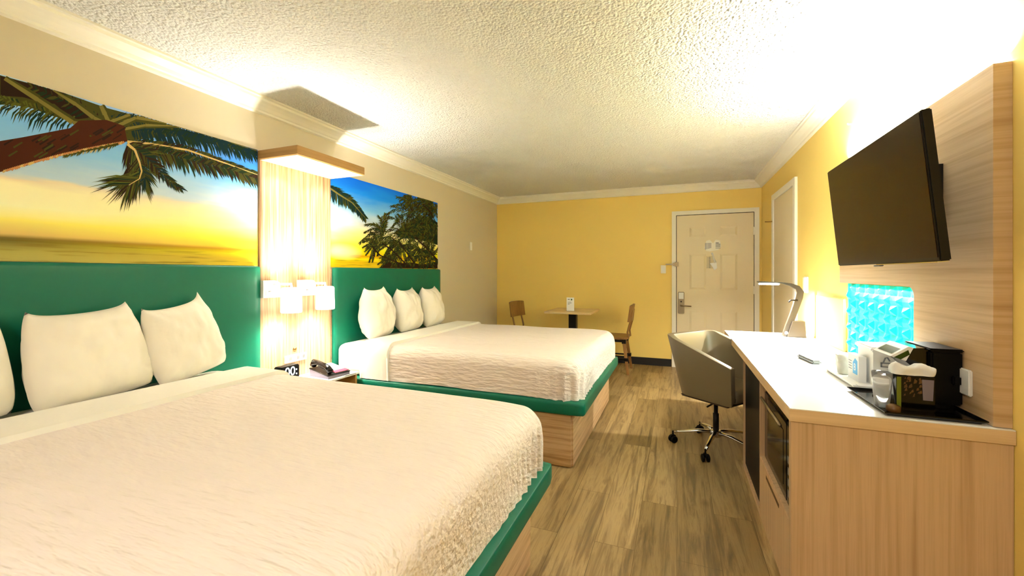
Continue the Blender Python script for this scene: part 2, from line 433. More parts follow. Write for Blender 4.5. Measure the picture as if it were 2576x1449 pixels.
# crown moulding: profile (out from wall, down from ceiling)
CR = [(0, 0), (0.098, 0), (0.098, 0.012), (0.086, 0.016), (0.082, 0.030), (0.066, 0.040), (0.046, 0.056), (0.032, 0.072), (0.024, 0.078), (0.020, 0.090), (0.0, 0.096)]
struct('trim_1', MB().prism([(XL + a, ZC - b) for a, b in CR], 'y', YF, YB, smooth=False), m_trim)
struct('trim_2', MB().prism([(XR - a, ZC - b) for a, b in CR], 'y', YF, YB, smooth=False), m_trim)
struct('trim_3', MB().prism([(YB - a, ZC - b) for a, b in CR], 'x', XL, XR, smooth=False), m_trim)
struct('baseboard_back', MB().box(XL, -0.07, YB - 0.012, YB, 0, 0.10), m_base)
struct('baseboard_left', MB().box(XL, XL + 0.012, 4.33, YB, 0, 0.10), m_base)
struct('baseboard_right', MB().box(XR - 0.012, XR, 5.39, YB, 0, 0.10), m_base)

# entry door in the far wall
d1 = bpy.data.objects.new('door_1', None); C.objects.link(d1); d1.location = (0.45, YB, 0); d1['kind'] = 'structure'
f = MB()
f.prism([(-.065, 0), (-.010, 0), (-.010, 2.042), (.912, 2.042), (.912, 0), (.967, 0), (.967, 2.095), (-.065, 2.095)], 'y', YB - .022, YB)
MB().box(-0.010, 0.912, YB - 0.003, YB, 0, 2.042).build('gap_shade', m_darkmetal, d1)  # dark sheet behind the slab, painting the shade in the gap around it
f.build('door_frame', m_trim, d1)
s = MB(); s.box(-0.002, 0.905, YB - 0.016, YB - 0.004, 0.01, 2.034)
def raised(mb, x0, x1, z0, z1, y):
    # recessed moulding then a raised field
    for (a, b, c, d) in ((x0, x1, z0, z0 + .012), (x0, x1, z1 - .012, z1), (x0, x0 + .012, z0, z1), (x1 - .012, x1, z0, z1)):
        mb.box(a, b, y - 0.0045, y, c, d, bev=0.002)
    vs = [(x0 + .03, y, z0 + .03), (x1 - .03, y, z0 + .03), (x1 - .03, y, z1 - .03), (x0 + .03, y, z1 - .03)]
    vi = [(x0 + .055, y - .008, z0 + .055), (x1 - .055, y - .008, z0 + .055), (x1 - .055, y - .008, z1 - .055), (x0 + .055, y - .008, z1 - .055)]
    mb.add(vs + vi, [(4, 5, 6, 7), (0, 1, 5, 4), (1, 2, 6, 5), (2, 3, 7, 6), (3, 0, 4, 7)])
for (z0, z1) in ((1.715, 1.905), (1.02, 1.545), (0.22, 0.80)):
    for (x0, x1) in ((0.125, 0.385), (0.490, 0.750)):
        raised(s, x0, x1, z0, z1, YB - 0.016)
s.build('door_slab', m_door, d1)
lk = MB(); lk.box(0.012, 0.092, YB - 0.040, YB - 0.016, 0.725, 1.015, bev=0.006)
lk = lk.build('lock_plate', m_steel, d1)
MB().box(0.022, 0.082, YB - 0.044, YB - 0.0395, 0.92, 1.005, bev=0.002).build('card_reader', m_white, lk)
MB().tube([(0.052, YB - .038, .835), (0.052, YB - .085, .835), (0.075, YB - .095, .835), (0.175, YB - .092, .828)], [0.012, 0.011, 0.010, 0.008]).build('lever_handle', m_steel, lk)
MB().tube([(0.052, YB - .040, .885), (0.052, YB - .055, .885)], 0.009).build('thumb_turn', m_darkmetal, lk)
gl = MB(); gl.box(-0.145, -0.02, YB - 0.042, YB - 0.030, 1.375, 1.392, bev=0.003); gl.box(-0.03, 0.022, YB - 0.05, YB - 0.016, 1.355, 1.412, bev=0.004)
gl.box(-0.05, -0.03, YB - 0.045, YB - 0.0, 1.365, 1.402)
gl.build('swing_bar_latch', m_steel, d1)
MB().lathe([(0.012, 0), (0.012, 0.006), (0.007, 0.008)], n=16, M=Matrix.Translation((0.427, YB - .016, 1.522)) @ Matrix.Rotation(PI / 2, 4, 'X')).build('peephole', m_white, d1)
for hz in (0.25, 1.05, 1.80):
    MB().box(0.900, 0.914, YB - 0.024, YB - 0.010, hz - .05, hz + .05, bev=0.002).build('hinge', m_trim, d1)

# connecting door in the right wall
d2 = bpy.data.objects.new('door_2', None); C.objects.link(d2); d2.location = (XR, 4.85, 0); d2['kind'] = 'structure'
f = MB()
f.prism([(4.40, 0), (4.47, 0), (4.47, 2.06), (5.32, 2.06), (5.32, 0), (5.39, 0), (5.39, 2.12), (4.40, 2.12)], 'x', XR - .022, XR)
MB().box(XR - 0.004, XR, 4.47, 5.32, 0, 2.06).build('gap_shade', m_darkmetal, d2)  # same dark sheet for the shaded gap, not a metal part
f.build('door_frame', m_trim, d2)
MB().box(XR - 0.010, XR - 0.0005, 4.475, 5.315, 0.01, 2.055).build('door_slab', m_door, d2)
for hz in (0.35, 1.08, 1.83):
    MB().box(XR - 0.026, XR - 0.012, 5.300, 5.325, hz - .05, hz + .05, bev=0.002).build('hinge', m_trim, d2)
MB().tube([(XR - .015, 5.33, 1.83), (XR - .06, 5.36, 1.83), (XR - 0.09, 5.36, 1.832)], 0.006).build('door_stop', m_brass, d2)

# ------------------------------------------------------------------ left wall fittings
# murals: the print is drawn in photo pixels and laid on the wall plane
F_, CX_, CY_ = 1060.0, 1288.0, 688.0
sy_, cy_ = math.sin(CAM_YAW), math.cos(CAM_YAW)
def wallpt(u, v):
    a = (u - CX_) / F_; t = XL / (-sy_ + a * cy_)
    return (t * (cy_ + a * sy_), 1.26 + t * (CY_ - v) / F_)
class Print:
    def __init__(s, y0, y1, z0, z1):
        s.b = (y0, y1, z0, z1); s.m = MB(); s.layer = 0; s.x = XL + 0.004
        s.m.box(XL, XL + 0.004, y0, y1, z0, z1, 0)
    def poly(s, pts, mi, px=True):
        s.layer += 1; x = s.x + 0.00015 + 0.0000012 * s.layer
        q = []
        for p in pts:
            y, z = wallpt(*p) if px else p
            q.append((x, min(max(y, s.b[0]), s.b[1]), min(max(z, s.b[2]), s.b[3])))
        s.m.add(q, [tuple(range(len(q)))], mi + 1)
    def frond(s, path, n, l1, l2, cols, a=55, droop=0.0, stem=None, w=5.0, sw=3.0, jit=0.25, fade=0.35):
        """path in pixels from the crown outwards; l1 and l2 are leaflet lengths on the two sides"""
        P = [Vector(p) for p in path]; L = [0]
        for i in range(1, len(P)): L.append(L[-1] + (P[i] - P[i - 1]).length)
        def at(t):
            d = t * L[-1]
            for i in range(1, len(P)):
                if d <= L[i] or i == len(P) - 1:
                    k = (d - L[i - 1]) / (L[i] - L[i - 1]); return P[i - 1].lerp(P[i], k), (P[i] - P[i - 1]).normalized()
        for i in range(n):
            t = (i + random.random()) / n
            p, tg = at(t)
            for sd, ll in ((1, l1), (-1, l2)):
                if ll <= 0: continue
                ln = ll * (1 - fade * t) * min(1, 0.45 + 3 * t) * (1 + random.uniform(-jit, jit))
                an = math.radians(a * (1 - 0.45 * t) + random.uniform(-8, 8)) * sd
                d = Vector((tg.x * math.cos(an) - tg.y * math.sin(an), tg.x * math.sin(an) + tg.y * math.cos(an)))
                mid = p + d * ln * 0.5; d2 = (d + Vector((0, droop))).normalized(); tip = mid + d2 * ln * 0.5
                q = Vector((-d.y, d.x)) * w * 0.5
                s.poly([p - q * 0.5, mid - q, tip, mid + q, p + q * 0.5], random.choice(cols))
        if stem is not None:
            for i in range(len(P) - 1):
                t0 = L[i] / L[-1]; t1 = L[i + 1] / L[-1]; d = (P[i + 1] - P[i]).normalized(); q = Vector((-d.y, d.x))
                s.poly([P[i] + q * sw * (1 - .8 * t0), P[i + 1] + q * sw * (1 - .8 * t1), P[i + 1] - q * sw * (1 - .8 * t1), P[i] - q * sw * (1 - .8 * t0)], stem)
def z1p(pts): return [(x / 2.635, 150 + y / 2.635) for x, y in pts]
PL = Print(0.25, 2.026, 1.312, 2.095)
# dark canopy along the top of the print
PL.poly(z1p([(-60, 60), (0, 105), (420, 200), (700, 320), (1150, 440), (1300, 500), (1000, 520), (830, 545), (700, 440), (470, 410), (330, 370), (200, 320), (60, 300), (-60, 300)]), PO)
PL.poly(z1p([(1150, 445), (1700, 600), (1700, 640), (1560, 600), (1400, 560), (1200, 520)]), PT)
PL.poly(z1p([(0, 110), (430, 215), (470, 300), (300, 290), (150, 250), (0, 240)]), PB)
PL.poly(z1p([(250, 200), (420, 240), (640, 380), (480, 400)]), PB)
PL.frond(z1p([(470, 420), (300, 360), (120, 320), (0, 270), (-60, 250)]), 30, 0, 56, [PG, PT, PG, PO], a=72, droop=1.4, w=5)
PL.frond(z1p([(500, 400), (250, 330), (60, 270), (-60, 240)]), 30, 30, 34, [PO, PG, PM], a=60, droop=1.0, w=5)
PL.frond(z1p([(640, 400), (500, 320), (380, 250), (200, 180)]), 30, 34, 34, [PB, PO, PG], a=60, w=6)
PL.frond(z1p([(700, 400), (900, 400), (1200, 450), (1500, 540), (1720, 610)]), 90, 62, 36, [PG, PT, PT, PO], a=62, droop=0.6, w=4, stem=PS, sw=3)
PL.frond(z1p([(860, 470), (1050, 490), (1300, 520), (1500, 570), (1730, 640)]), 80, 48, 30, [PT, PG, PT], a=66, droop=0.8, w=5)
# stems fanning out of the crown
for pts, wd in (([(760, 470), (480, 410), (250, 260), (30, 120)], 34), ([(780, 460), (620, 380), (500, 290), (350, 190)], 30), ([(740, 450), (700, 360), (670, 300)], 36),
                ([(770, 450), (900, 390), (1100, 420)], 30), ([(800, 470), (960, 440), (1160, 440)], 22), ([(820, 480), (700, 430), (860, 370)], 26)):
    q = z1p(pts)
    for i in range(len(q) - 1):
        a, b = Vector(q[i]), Vector(q[i + 1]); d = (b - a).normalized(); n_ = Vector((-d.y, d.x)) * wd * 1.35 / 2.635 / 2
        PL.poly([a - n_, b - n_ * .8, b + n_ * .8, a + n_], PS)
        PL.poly([a + n_ * .3, b + n_ * .2, b + n_ * .9, a + n_ * 1.1], PO)
# trunk
PL.poly(z1p([(-60, 560), (0, 540), (150, 515), (460, 455), (520, 405), (700, 400), (820, 440), (840, 540), (800, 560), (560, 600), (330, 655), (170, 705), (0, 745), (-60, 765)]), PTR)
for i in range(46):
    t = random.random(); x = 10 + 760 * t; y = 560 - 110 * t + random.uniform(0, 1) * (150 - 70 * t)
    PL.poly(z1p([(x, y), (x + 60, y - 34), (x + 66, y - 26), (x + 8, y + 10)]), random.choice([PB, PB, PTR, PO]))
for i in range(70):
    t = i / 70; x = 10 + 800 * t; y = 745 - 190 * t - 18 * math.sin(t * 3)
    PL.poly(z1p([(x, y), (x + 14, y - 16), (x + 26, y - 4), (x + 10, y + random.uniform(0, 12))]), random.choice([PTE, PTE, PBS]))
# right-hand fronds
PL.frond(z1p([(840, 545), (1000, 560), (1240, 600), (1500, 690), (1730, 770)]), 110, 52, 22, [PG, PO, PO, PB], a=58, droop=0.5, w=4.2, stem=PBS, sw=3.5)
PL.frond(z1p([(900, 580), (1100, 620), (1300, 680), (1500, 720), (1730, 800)]), 100, 50, 30, [PO, PG, PB], a=55, droop=0.6, w=5.5)
# hanging frond
PL.frond(z1p([(840, 565), (905, 620), (935, 700), (925, 775), (870, 825)]), 46, 92, 62, [PB, PO, PB], a=62, droop=0.15, w=6, fade=0.2)
PL.frond(z1p([(840, 575), (915, 640), (940, 720), (920, 780), (850, 832)]), 60, 108, 74, [PO, PG, PB, PM], a=58, droop=0.25, w=3.6, fade=0.15)
PL.frond(z1p([(860, 570), (960, 640), (1050, 740), (1150, 830), (1190, 855)]), 50, 40, 48, [PB, PO, PG, PT], a=40, droop=0.35, w=4, fade=0.5)
PL.frond(z1p([(930, 700), (960, 780), (940, 820)]), 30, 34, 40, [PG, PT, PO], a=40, droop=0.5, w=3)
PL.frond(z1p([(780, 560), (640, 590), (500, 620), (420, 640)]), 26, 12, 18, [PO, PM, PBS], a=40, droop=0.5, w=3, stem=PO, sw=3)
q = z1p([(840, 560), (890, 600), (920, 680), (935, 740), (920, 790), (850, 832)])
for i in range(len(q) - 1):
    a, b = Vector(q[i]), Vector(q[i + 1]); d = (b - a).normalized(); n_ = Vector((-d.y, d.x)) * (6 - i) * 0.6
    PL.poly([a - n_, b - n_ * .8, b + n_ * .8, a + n_], PBS)
mu = PL.m.build('wall_mural', [m_mural] + PALM)
tag(center_mesh(mu, (XL, 1.14, 1.312)), 'printed wall mural of a leaning palm trunk and fronds over a yellow sunset sea', 'mural', 'sunset murals above the headboards')

PR = Print(2.664, 4.325, 1.312, 2.095)
PR.frond([(815, 470), (850, 488), (885, 510), (918, 548)], 60, 34, 26, [PT, PG, PT, PO], a=62, droop=0.5, w=5, stem=PS, sw=2.5, fade=0.6)
def z2p(pts): return [(600 + x / 3.903, 340 + y / 3.903) for x, y in pts]
PR.poly(z2p([(1660, 860), (1760, 800), (1850, 800), (1960, 860), (1960, 1080), (1860, 1050), (1740, 1020), (1600, 1010), (1520, 960)]), PG)
PR.poly(z2p([(1380, 1300), (1460, 1240), (1560, 1260), (1700, 1250), (1800, 1270), (1960, 1240), (1960, 1310), (1380, 1310)]), PB)
def star(cx, cy, n, ln, cols, a0=0, a1=360, w=9, st=None):
    for k in range(n):
        a = math.radians(a0 + (a1 - a0) * (k + .5) / n + random.uniform(-7, 7)); l = ln * random.uniform(.8, 1.1)
        e = Vector((math.cos(a), -math.sin(a))) * l; p = Vector((cx, cy)); md = p + e * .55 + Vector((0, -l * .08)); tp = p + e + Vector((0, l * .22))
        PR.frond([tuple(p), tuple(md), tuple(tp)], 22, l * .26, l * .26, cols, a=36, droop=0.7, w=w * .22, stem=st, sw=1.3, fade=.5)
G_ = [PG, PG, PO, PO, PM, PB]
for (x, y, n, l, a0, a1) in ((1920, 1000, 9, 60, 90, 270), (1900, 820, 9, 62, 60, 300), (1870, 660, 8, 52, 150, 330), (1700, 760, 11, 66, 20, 340), (1640, 960, 12, 72, 10, 350),
                             (1420, 960, 10, 56, 60, 260), (1560, 1060, 11, 56, 150, 340), (1360, 1080, 8, 40, 110, 260), (1780, 1120, 9, 50, 150, 340), (1500, 1230, 8, 34, 30, 220), (1880, 1200, 9, 46, 20, 340), (1700, 640, 6, 30, 130, 230), (1900, 700, 8, 50, 100, 260)):
    px, py = z2p([(x, y)])[0]; star(px, py, n, l, G_, a0, a1)
for pts in ([(1640, 1270), (1500, 1130), (1400, 1060)], [(1720, 1260), (1620, 1120), (1560, 1040)], [(1940, 1220), (1830, 1100), (1720, 1000)], [(1600, 1270), (1380, 1180), (1300, 1090)], [(1960, 900), (1880, 760), (1800, 680)]):
    q = z2p(pts)
    for i in range(2):
        a, b = Vector(q[i]), Vector(q[i + 1]); d = (b - a).normalized(); n_ = Vector((-d.y, d.x)) * 1.8
        PR.poly([a - n_, b - n_ * .7, b + n_ * .7, a + n_], PB)
mu = PR.m.build('wall_mural', [m_mural] + PALM)
tag(center_mesh(mu, (XL, 3.49, 1.312)), 'printed wall mural of dark bushy palms under deep blue sky above the far bed', 'mural', 'sunset murals above the headboards')

# wood panel between the beds, canopy above
o = MB().box(XL, XL + 0.016, 2.032, 2.658, 0.0, 2.03, bev=0.001).build('wall_panel', m_oak_v)
tag(center_mesh(o, (XL, 2.345, 0)), 'tall striped light wood wall panel between the two headboards', 'panel')
cn = thing('lit_canopy', 'wooden box canopy with two downlights above the bedside panel', 'canopy light', (-2.46, 2.345, 2.03))
MB().box(XL, -2.285, 2.03, 2.66, 2.034, 2.092, bev=0.001).build('fascia', m_canopy, cn)
MB().box(XL + .002, -2.293, 2.036, 2.654, 2.029, 2.034).build('soffit', m_edge, cn)
for yy in (2.168, 2.54):
    dl = MB().lathe([(0.040, 0), (0.040, -0.004), (0.030, -0.005)], (-2.46, yy, 2.030), cap=False).build('downlight', m_trim, cn)
    MB().lathe([(0.030, 0), (0.028, -0.002)], (-2.46, yy, 2.0275)).build('lens', m_led, dl)

# headboards
def headboard(y0, y1, z0, label):
    t = thing('headboard', label, 'headboard', (XL + 0.02, (y0 + y1) / 2, 0), 0, 'teal headboards')
    rbox(XL + 0.012, XL + 0.048, y0, y1, z0, 1.31, 0.012, 3, 20, 20).build('upholstered_board', m_teal, t)
    MB().box(XL + .001, XL + 0.012, y0 + 0.01, y1 - 0.005, 0.001, 1.30).build('backing_panel', m_oak_x, t)
    return t
headboard(0.02, 2.018, 0.50, 'long teal vinyl headboard behind the near bed')
headboard(2.668, 4.325, 0.50, 'teal vinyl headboard behind the far bed, right of the wood panel')

# bedside lamps
def bedside_lamp(yb, ys, label):
    xw = XL + 0.016
    t = thing('bedside_lamp', label, 'wall lamp', (xw, yb, 1.15), 0, 'white swing arm bedside lamps')
    bx = MB()
    prof = [(yb - .065, 1.095), (yb + .065, 1.095), (yb + .065, 1.175), (yb + .060, 1.195), (yb + .045, 1.208), (yb + .02, 1.212), (yb - .065, 1.212)]
    bx.prism(prof, 'x', xw, xw + .050)
    b = bx.build('mount_box', m_lampwhite, t)
    MB().box(xw + .050, xw + .053, yb - .048, yb + .040, 1.110, 1.150, bev=.001).build('outlet_plate', m_white, b)
    MB().box(xw + .053, xw + .056, yb - .028, yb - .012, 1.134, 1.142).build('switch', m_grey, b)
    MB().tube([(xw + .04, yb + .01, 1.185), (xw + .09, yb + .05, 1.187), (-2.48, ys, 1.188), (-2.48, ys, 1.165)], 0.008).build('arm', m_lampwhite, t)
    sh = MB()
    ro = 0.064
    pr = [(ro - .012, .175), (ro - .004, .172), (ro, .163), (ro + .004, .010), (ro, .002), (ro - .006, .004), (ro - .004, .163), (ro - .012, .172), (ro - .020, .172), (ro - .018, .175), (ro - .012, .175)]
    sh.lathe(pr, (-2.48, ys, .988), 32, cap=False)
    s_ = sh.build('lamp_shade', m_shade, t)
    sp = MB()
    for k in range(3):
        a = 2 * PI * k / 3; sp.tube([(-2.48, ys, 1.158), (-2.48 + .045 * math.cos(a), ys + .045 * math.sin(a), 1.160)], .002, 6)
    sp.tube([(-2.48, ys, 1.165), (-2.48, ys, 1.10)], .009)
    sp.build('socket', m_lampwhite, s_)
    return t
bedside_lamp(2.085, 2.155, 'white bedside lamp nearer the camera, its lit shade left of the other')
bedside_lamp(2.395, 2.455, 'white bedside lamp next to the far headboard, right of the other')

# small wall items by the bedside
xw = XL + 0.016
t = thing('power_outlet', 'white bedside outlet strip with three dark sockets above the phone', 'outlet', (xw, 2.32, .64))
MB().box(xw, xw + .012, 2.222, 2.412, .612, .664, bev=.002).build('plate', m_white, t)
for yy in (2.255, 2.322, 2.372):
    MB().box(xw + .012, xw + .0145, yy, yy + .022, .628, .652, bev=.001).build('socket', m_grey, t)
o = MB().lathe([(0.014, 0), (0.014, .006), (.006, .012)], n=20, M=Matrix.Translation((xw, 2.311, .703)) @ Matrix.Rotation(PI / 2, 4, 'Y')).build('wall_button', m_brass)
tag(center_mesh(o, (xw, 2.311, .703)), 'small round metal button on the wood panel above the outlet strip', 'button')
o = MB().box(XL, XL + .008, 5.165, 5.225, 1.58, 1.69, bev=.002).build('wall_sensor', m_white)
tag(center_mesh(o, (XL, 5.195, 1.58)), 'small blank white plate on the beige wall near the far corner', 'wall plate')
t = thing('light_switch', 'white light switch left of the entry door latch', 'switch', (-.175, YB, 1.32))
MB().box(-.207, -.140, YB - .007, YB, 1.262, 1.372, bev=.002).build('plate', m_trim, t)
MB().box(-.184, -.163, YB - .010, YB - .007, 1.290, 1.344, bev=.001).build('rocker', m_white, t)
t = thing('wall_thermostat', 'small white remote control in a holder on the yellow wall above the desk', 'wall remote', (XR, 4.11, 1.17))
MB().box(XR - .012, XR, 4.06, 4.16, 1.10, 1.235, bev=.004).build('holder', m_white, t)
MB().box(XR - .024, XR - .012, 4.082, 4.136, 1.105, 1.232, bev=.005).build('handset', m_trim, t)
o = MB().tube([(XR, 3.154, 2.173), (XR - .018, 3.154, 2.173), (XR - .022, 3.154, 2.180)], .004).build('wall_hook', m_trim)
tag(center_mesh(o, (XR, 3.154, 2.173)), 'tiny hook high on the yellow wall left of the television', 'hook')

# hanging notices on the entry door
t = thing('door_notice', 'clear door hanger of grey printed notices on the entry door', 'notice', (0.43, YB - .016, 1.5))
yd = YB - .0165
p = MB().prism([(.335, 1.60), (.36, 1.69), (.40, 1.70), (.44, 1.655), (.47, 1.70), (.52, 1.69), (.535, 1.61), (.50, 1.565), (.46, 1.56), (.40, 1.55), (.36, 1.555)], 'y', yd - .003, yd)
lines = p
for k in range(5): lines.box(.345 + .016 * k, .352 + .016 * k, yd - .0038, yd - .003, 1.575 + .004 * k, 1.66, 1)
for k in range(6): lines.box(.468, .525, yd - .0038, yd - .003, 1.585 + .011 * k, 1.590 + .011 * k, 1)
lines.box(.470, .505, yd - .0040, yd - .003, 1.652, 1.664, 1)
lines.build('hang_card', [m_trim, m_print], t)
lines = MB().box(.362, .445, yd - .002, yd, 1.325, 1.49)
for k in range(9): lines.box(.368, .410, yd - .0028, yd - .002, 1.335 + .016 * k, 1.341 + .016 * k, 1)
lines.build('notice_sheet', [plain('notice_paper', (214, 200, 160), .6), m_print], t)
MB().tube([(.43, yd - .006, 1.52), (.445, yd - .006, 1.46), (.465, yd - .006, 1.40)], [.010, .012, .016]).build('strap', m_white, t)
MB().prism([(.40, 1.395), (.48, 1.405), (.485, 1.33), (.455, 1.30), (.43, 1.345)], 'y', yd - .010, yd - .004).build('tag', m_white, t)

# ------------------------------------------------------------------ beds
def bed(y0, y1, xf, idx, lab):
    """y0..y1 outer sides of the upholstered rail, xf its foot edge"""
    t = thing('bed', lab[0], 'bed', ((-2.6 + xf) / 2, (y0 + y1) / 2, 0), 0, 'platform beds with teal rails')
    MB().box(-2.585, xf - 0.085, y0 + .05, y1 - .05, 0.0, 0.352, bev=.012).build('base', m_oak_x, t)
    def dsp(p, n): return Vector((0, 0, 0))
    rbox(-2.59, xf, y0, y1, 0.352, 0.444, .022, 20, 20, 6).build('upholstered_rail', m_teal2, t)
    rbox(-2.585, xf - .055, y0 + .045, y1 - .045, 0.444, 0.690, .06, 24, 24, 8).build('mattress', m_sheet, t)
    def cd(p, n):
        d = Vector((0, 0, 0))
        side = max(0.0, min(1.0, (0.69 - p.z) / 0.12))
        if side > 0:
            # gathers on the sides, strongest at the foot corners
            for yy in (y0, y1):
                c = math.exp(-(((p.x - xf) / .28) ** 2)) * math.exp(-(((p.y - yy) / .35) ** 2))
                s_ = (p.x - p.y) if abs(p.y - yy) < .08 else (p.x + p.y)
                d += Vector((n.x, n.y, 0)) * c * side * (.012 * math.sin(s_ * 100) + .006 * math.sin(s_ * 210 + 1))
            d += Vector((n.x, n.y, 0)) * side * .006 * noise.noise(Vector((p.x * 6, p.y * 6, p.z * 3 + idx)))
            flare = max(0, (0.55 - p.z) / .12)
            d += Vector((n.x, n.y, 0)) * .004 * flare * noise.noise(Vector((p.x * 14, p.y * 14, idx * 5)))
        d.z += .006 * noise.noise(Vector((p.x * 2.2, p.y * 2.2, idx * 3.1)))
        d.z -= .012 * math.exp(-((p.x - xf + .03) / .14) ** 2)
        return d
    c = rbox(-2.05, xf - .032, y0 + .022, y1 - .022, 0.446, 0.708, .085, 90, 90, 16, fixed=('x0', 'z0'), drop=('x0', 'z0'), disp=cd).build('coverlet', m_cover)
    center_mesh(c, ((-2.05 + xf) / 2, (y0 + y1) / 2, .446)); tag(c, lab[1], 'bed cover', 'white rippled coverlets')
    fo = rbox(-2.30, -2.035, y0 + .008, y1 - .008, 0.446, 0.730, .09, 14, 60, 14, fixed=('x0', 'x1', 'z0'), drop=('z0',), disp=lambda p, n: Vector((n.x, n.y, 0)) * .003 * math.sin(p.x * 120) * max(0, min(1, (.66 - p.z) / .1)) + Vector((.012 * noise.noise(Vector((p.y * 2, p.z * 2, idx))), 0, 0)))
    f2 = fo.build('folded_hem', m_sheet)
    for v in f2.data.vertices: v.co -= c.location
    f2.parent = c
    return t
bed(0.10, 1.775, -0.500, 1, ('near platform bed with teal rail, filling the lower left', 'white rippled coverlet spread on the near bed, folded down at the pillows'))
bed(2.620, 4.275, -0.540, 2, ('far platform bed with teal rail on light wood base', 'white rippled coverlet spread on the far bed, pleated at its foot corner'))

def pillow(loc, w, h, th, tilt, rz, seed, label, group, roll=0.0, ears=(1, 1), taper=0.06):
    """upright pillow; local: y across, z up, x thickness; bottom edge at z 0"""
    n = 30; vs = []; fs = []
    random.seed(seed)
    for sd in (1, -1):
        for i in range(n + 1):
            for j in range(n + 1):
                a = -1 + 2 * i / n; b = -1 + 2 * j / n
                prof = max(0.0, (1 - abs(a) ** 2.6)) ** .55 * max(0.0, (1 - abs(b) ** 2.6)) ** .55
                pinch = (1 + .05 * (1 - b * b)) * (1 - taper * b) * (1 - .07 * abs(b) ** 5 * abs(a) ** 5); pinch2 = 1 - (.085 if b > 0 else .0) * (1 - a * a) * (b * b) - (0 if b > 0 else .05 * abs(a) ** 4)
                y = a * w / 2 * pinch; z = b * h / 2 * pinch2 + h / 2
                if b > 0: z += .014 * (abs(a) ** 6) * (ears[0] if a < 0 else ears[1]) * b
                x = sd * th / 2 * prof * (1 + .10 * (b < 0) * -b)
                if prof > 0.02:
                    q = noise.noise(Vector((a * 2.1 + seed, b * 2.1, sd))) * .018 + noise.noise(Vector((a * 6 + seed, b * 3, sd * 2))) * .009
                    # creases running in from the corners
                    cr = abs(math.sin((abs(a) - abs(b)) * 9 + seed)) * (abs(a * b) ** 1.3) * -.018
                    x += sd * (q + cr) * min(1, prof * 2)
                z -= 0 if b > -0.9 else 0
                vs.append((x, y, z))
    def I(s, i, j): return s * (n + 1) * (n + 1) + i * (n + 1) + j
    for s_ in (0, 1):
        for i in range(n):
            for j in range(n): fs.append((I(s_, i, j), I(s_, i + 1, j), I(s_, i + 1, j + 1), I(s_, i, j + 1)))
    m = MB(); m.add(vs, fs, 0, True)
    o = m.build('pillow', m_pillow)
    bm = bmesh.new(); bm.from_mesh(o.data); bmesh.ops.remove_doubles(bm, verts=bm.verts[:], dist=.0006)
    bmesh.ops.recalc_face_normals(bm, faces=bm.faces[:]); bm.to_mesh(o.data); bm.free()
    o.location = loc; o.rotation_euler = (roll, tilt, rz)
    o.rotation_mode = 'XYZ'
    return tag(o, label, 'pillow', group)
PG1, PG2 = 'pillows on the near bed', 'pillows on the far bed'
pillow((-2.40, 0.575, 0.705), .50, .42, .20, -.20, .10, 1, 'white pillow cut off by the left edge of the picture', PG1)
pillow((-2.40, 1.085, 0.700), .42, .41, .20, -.22, .10, 2, 'large white pillow in the middle of the near bed', PG1, roll=.06, taper=.09)
pillow((-2.42, 1.50, 0.712), .37, .40, .19, -.22, .16, 3, 'white pillow at the right end of the near bed, its upper corner peaked', PG1, roll=.15, ears=(.8, 2.6), taper=.09)
pillow((-2.405, 3.00, 0.705), .36, .43, .25, -.14, .15, 4, 'wrinkled white pillow nearest the camera on the far bed', PG2)
pillow((-2.405, 3.44, 0.705), .36, .41, .23, -.14, .15, 5, 'white pillow in the middle of the three on the far bed', PG2)
pillow((-2.405, 3.86, 0.705), .36, .41, .23, -.14, .15, 6, 'white pillow farthest along the far bed, beside the bare wall', PG2)
random.seed(11)

# ------------------------------------------------------------------ nightstand
t = thing('nightstand', 'white topped wall nightstand between the two beds', 'nightstand', (-2.45, 2.2, 0))
MB().box(XL + .017, -2.295, 1.79, 2.612, .485, .500, bev=.002).build('tabletop', m_desktop, t)
c = MB(); c.box(XL + .017, -2.31, 1.80, 1.818, .25, .485); c.box(XL + .017, -2.31, 2.586, 2.604, .25, .485); c.box(XL + .017, -2.31, 1.80, 2.604, .235, .25); c.box(XL + .017, XL + .03, 1.80, 2.604, .25, .485)
c.build('open_cubby', m_canopy, t)
MB().box(XL + .10, -2.36, 1.86, 2.55, 0.0, .235, bev=.002).build('plinth', m_canopy, t)

# alarm clock
t = thing('alarm_clock', 'black alarm clock with white digits beside the wood panel', 'clock', (-2.50, 2.15, .5))
MB().box(-2.545, -2.470, 2.07, 2.215, .5005, .625, bev=.006).build('case', m_black, t)
text_mb('00:', .085, frame_M((-2.4695, 2.145, .585), (0, 1, 0), (0, 0, 1))).build('digits', m_digits, t)
# desk phone
t = thing('desk_phone', 'dark grey corded phone with white top lying on the nightstand', 'telephone', (-2.42, 2.46, .5), math.radians(-8))
b = MB()
b.prism([(-.105, .0), (.105, .0), (.105, .018), (-.105, .052)], 'y', -.11, .075).build('base', m_violet, t, local=True)
MB().prism([(-.103, .053), (.105, .0185), (.108, .026), (-.103, .060)], 'y', -.115, .08).build('tray_edge', m_darkmetal, t, local=True)
hs = MB(); hs.tube([(-.10, -.085, .075), (-.085, -.085, .098), (-.04, -.085, .100), (.02, -.085, .088), (.07, -.085, .072), (.098, -.085, .046)], [.024, .026, .018, .018, .022, .024], 14)
hs.build('handset', m_gloss, t, local=True)
MB().prism([(-.10, .062), (.10, .030), (.10, .034), (-.10, .066)], 'y', -.045, .072).build('faceplate', m_white, t, local=True)
MB().prism([(.055, .0375), (.10, .0305), (.100, .035), (.055, .0415)], 'y', -.045, .072).build('red_strip', m_red, t, local=True)
MB().prism([(-.02, -.001), (.13, -.001), (.13, .003), (-.02, .003)], 'y', .02, .115).build('notepad', m_grey, t, local=True)

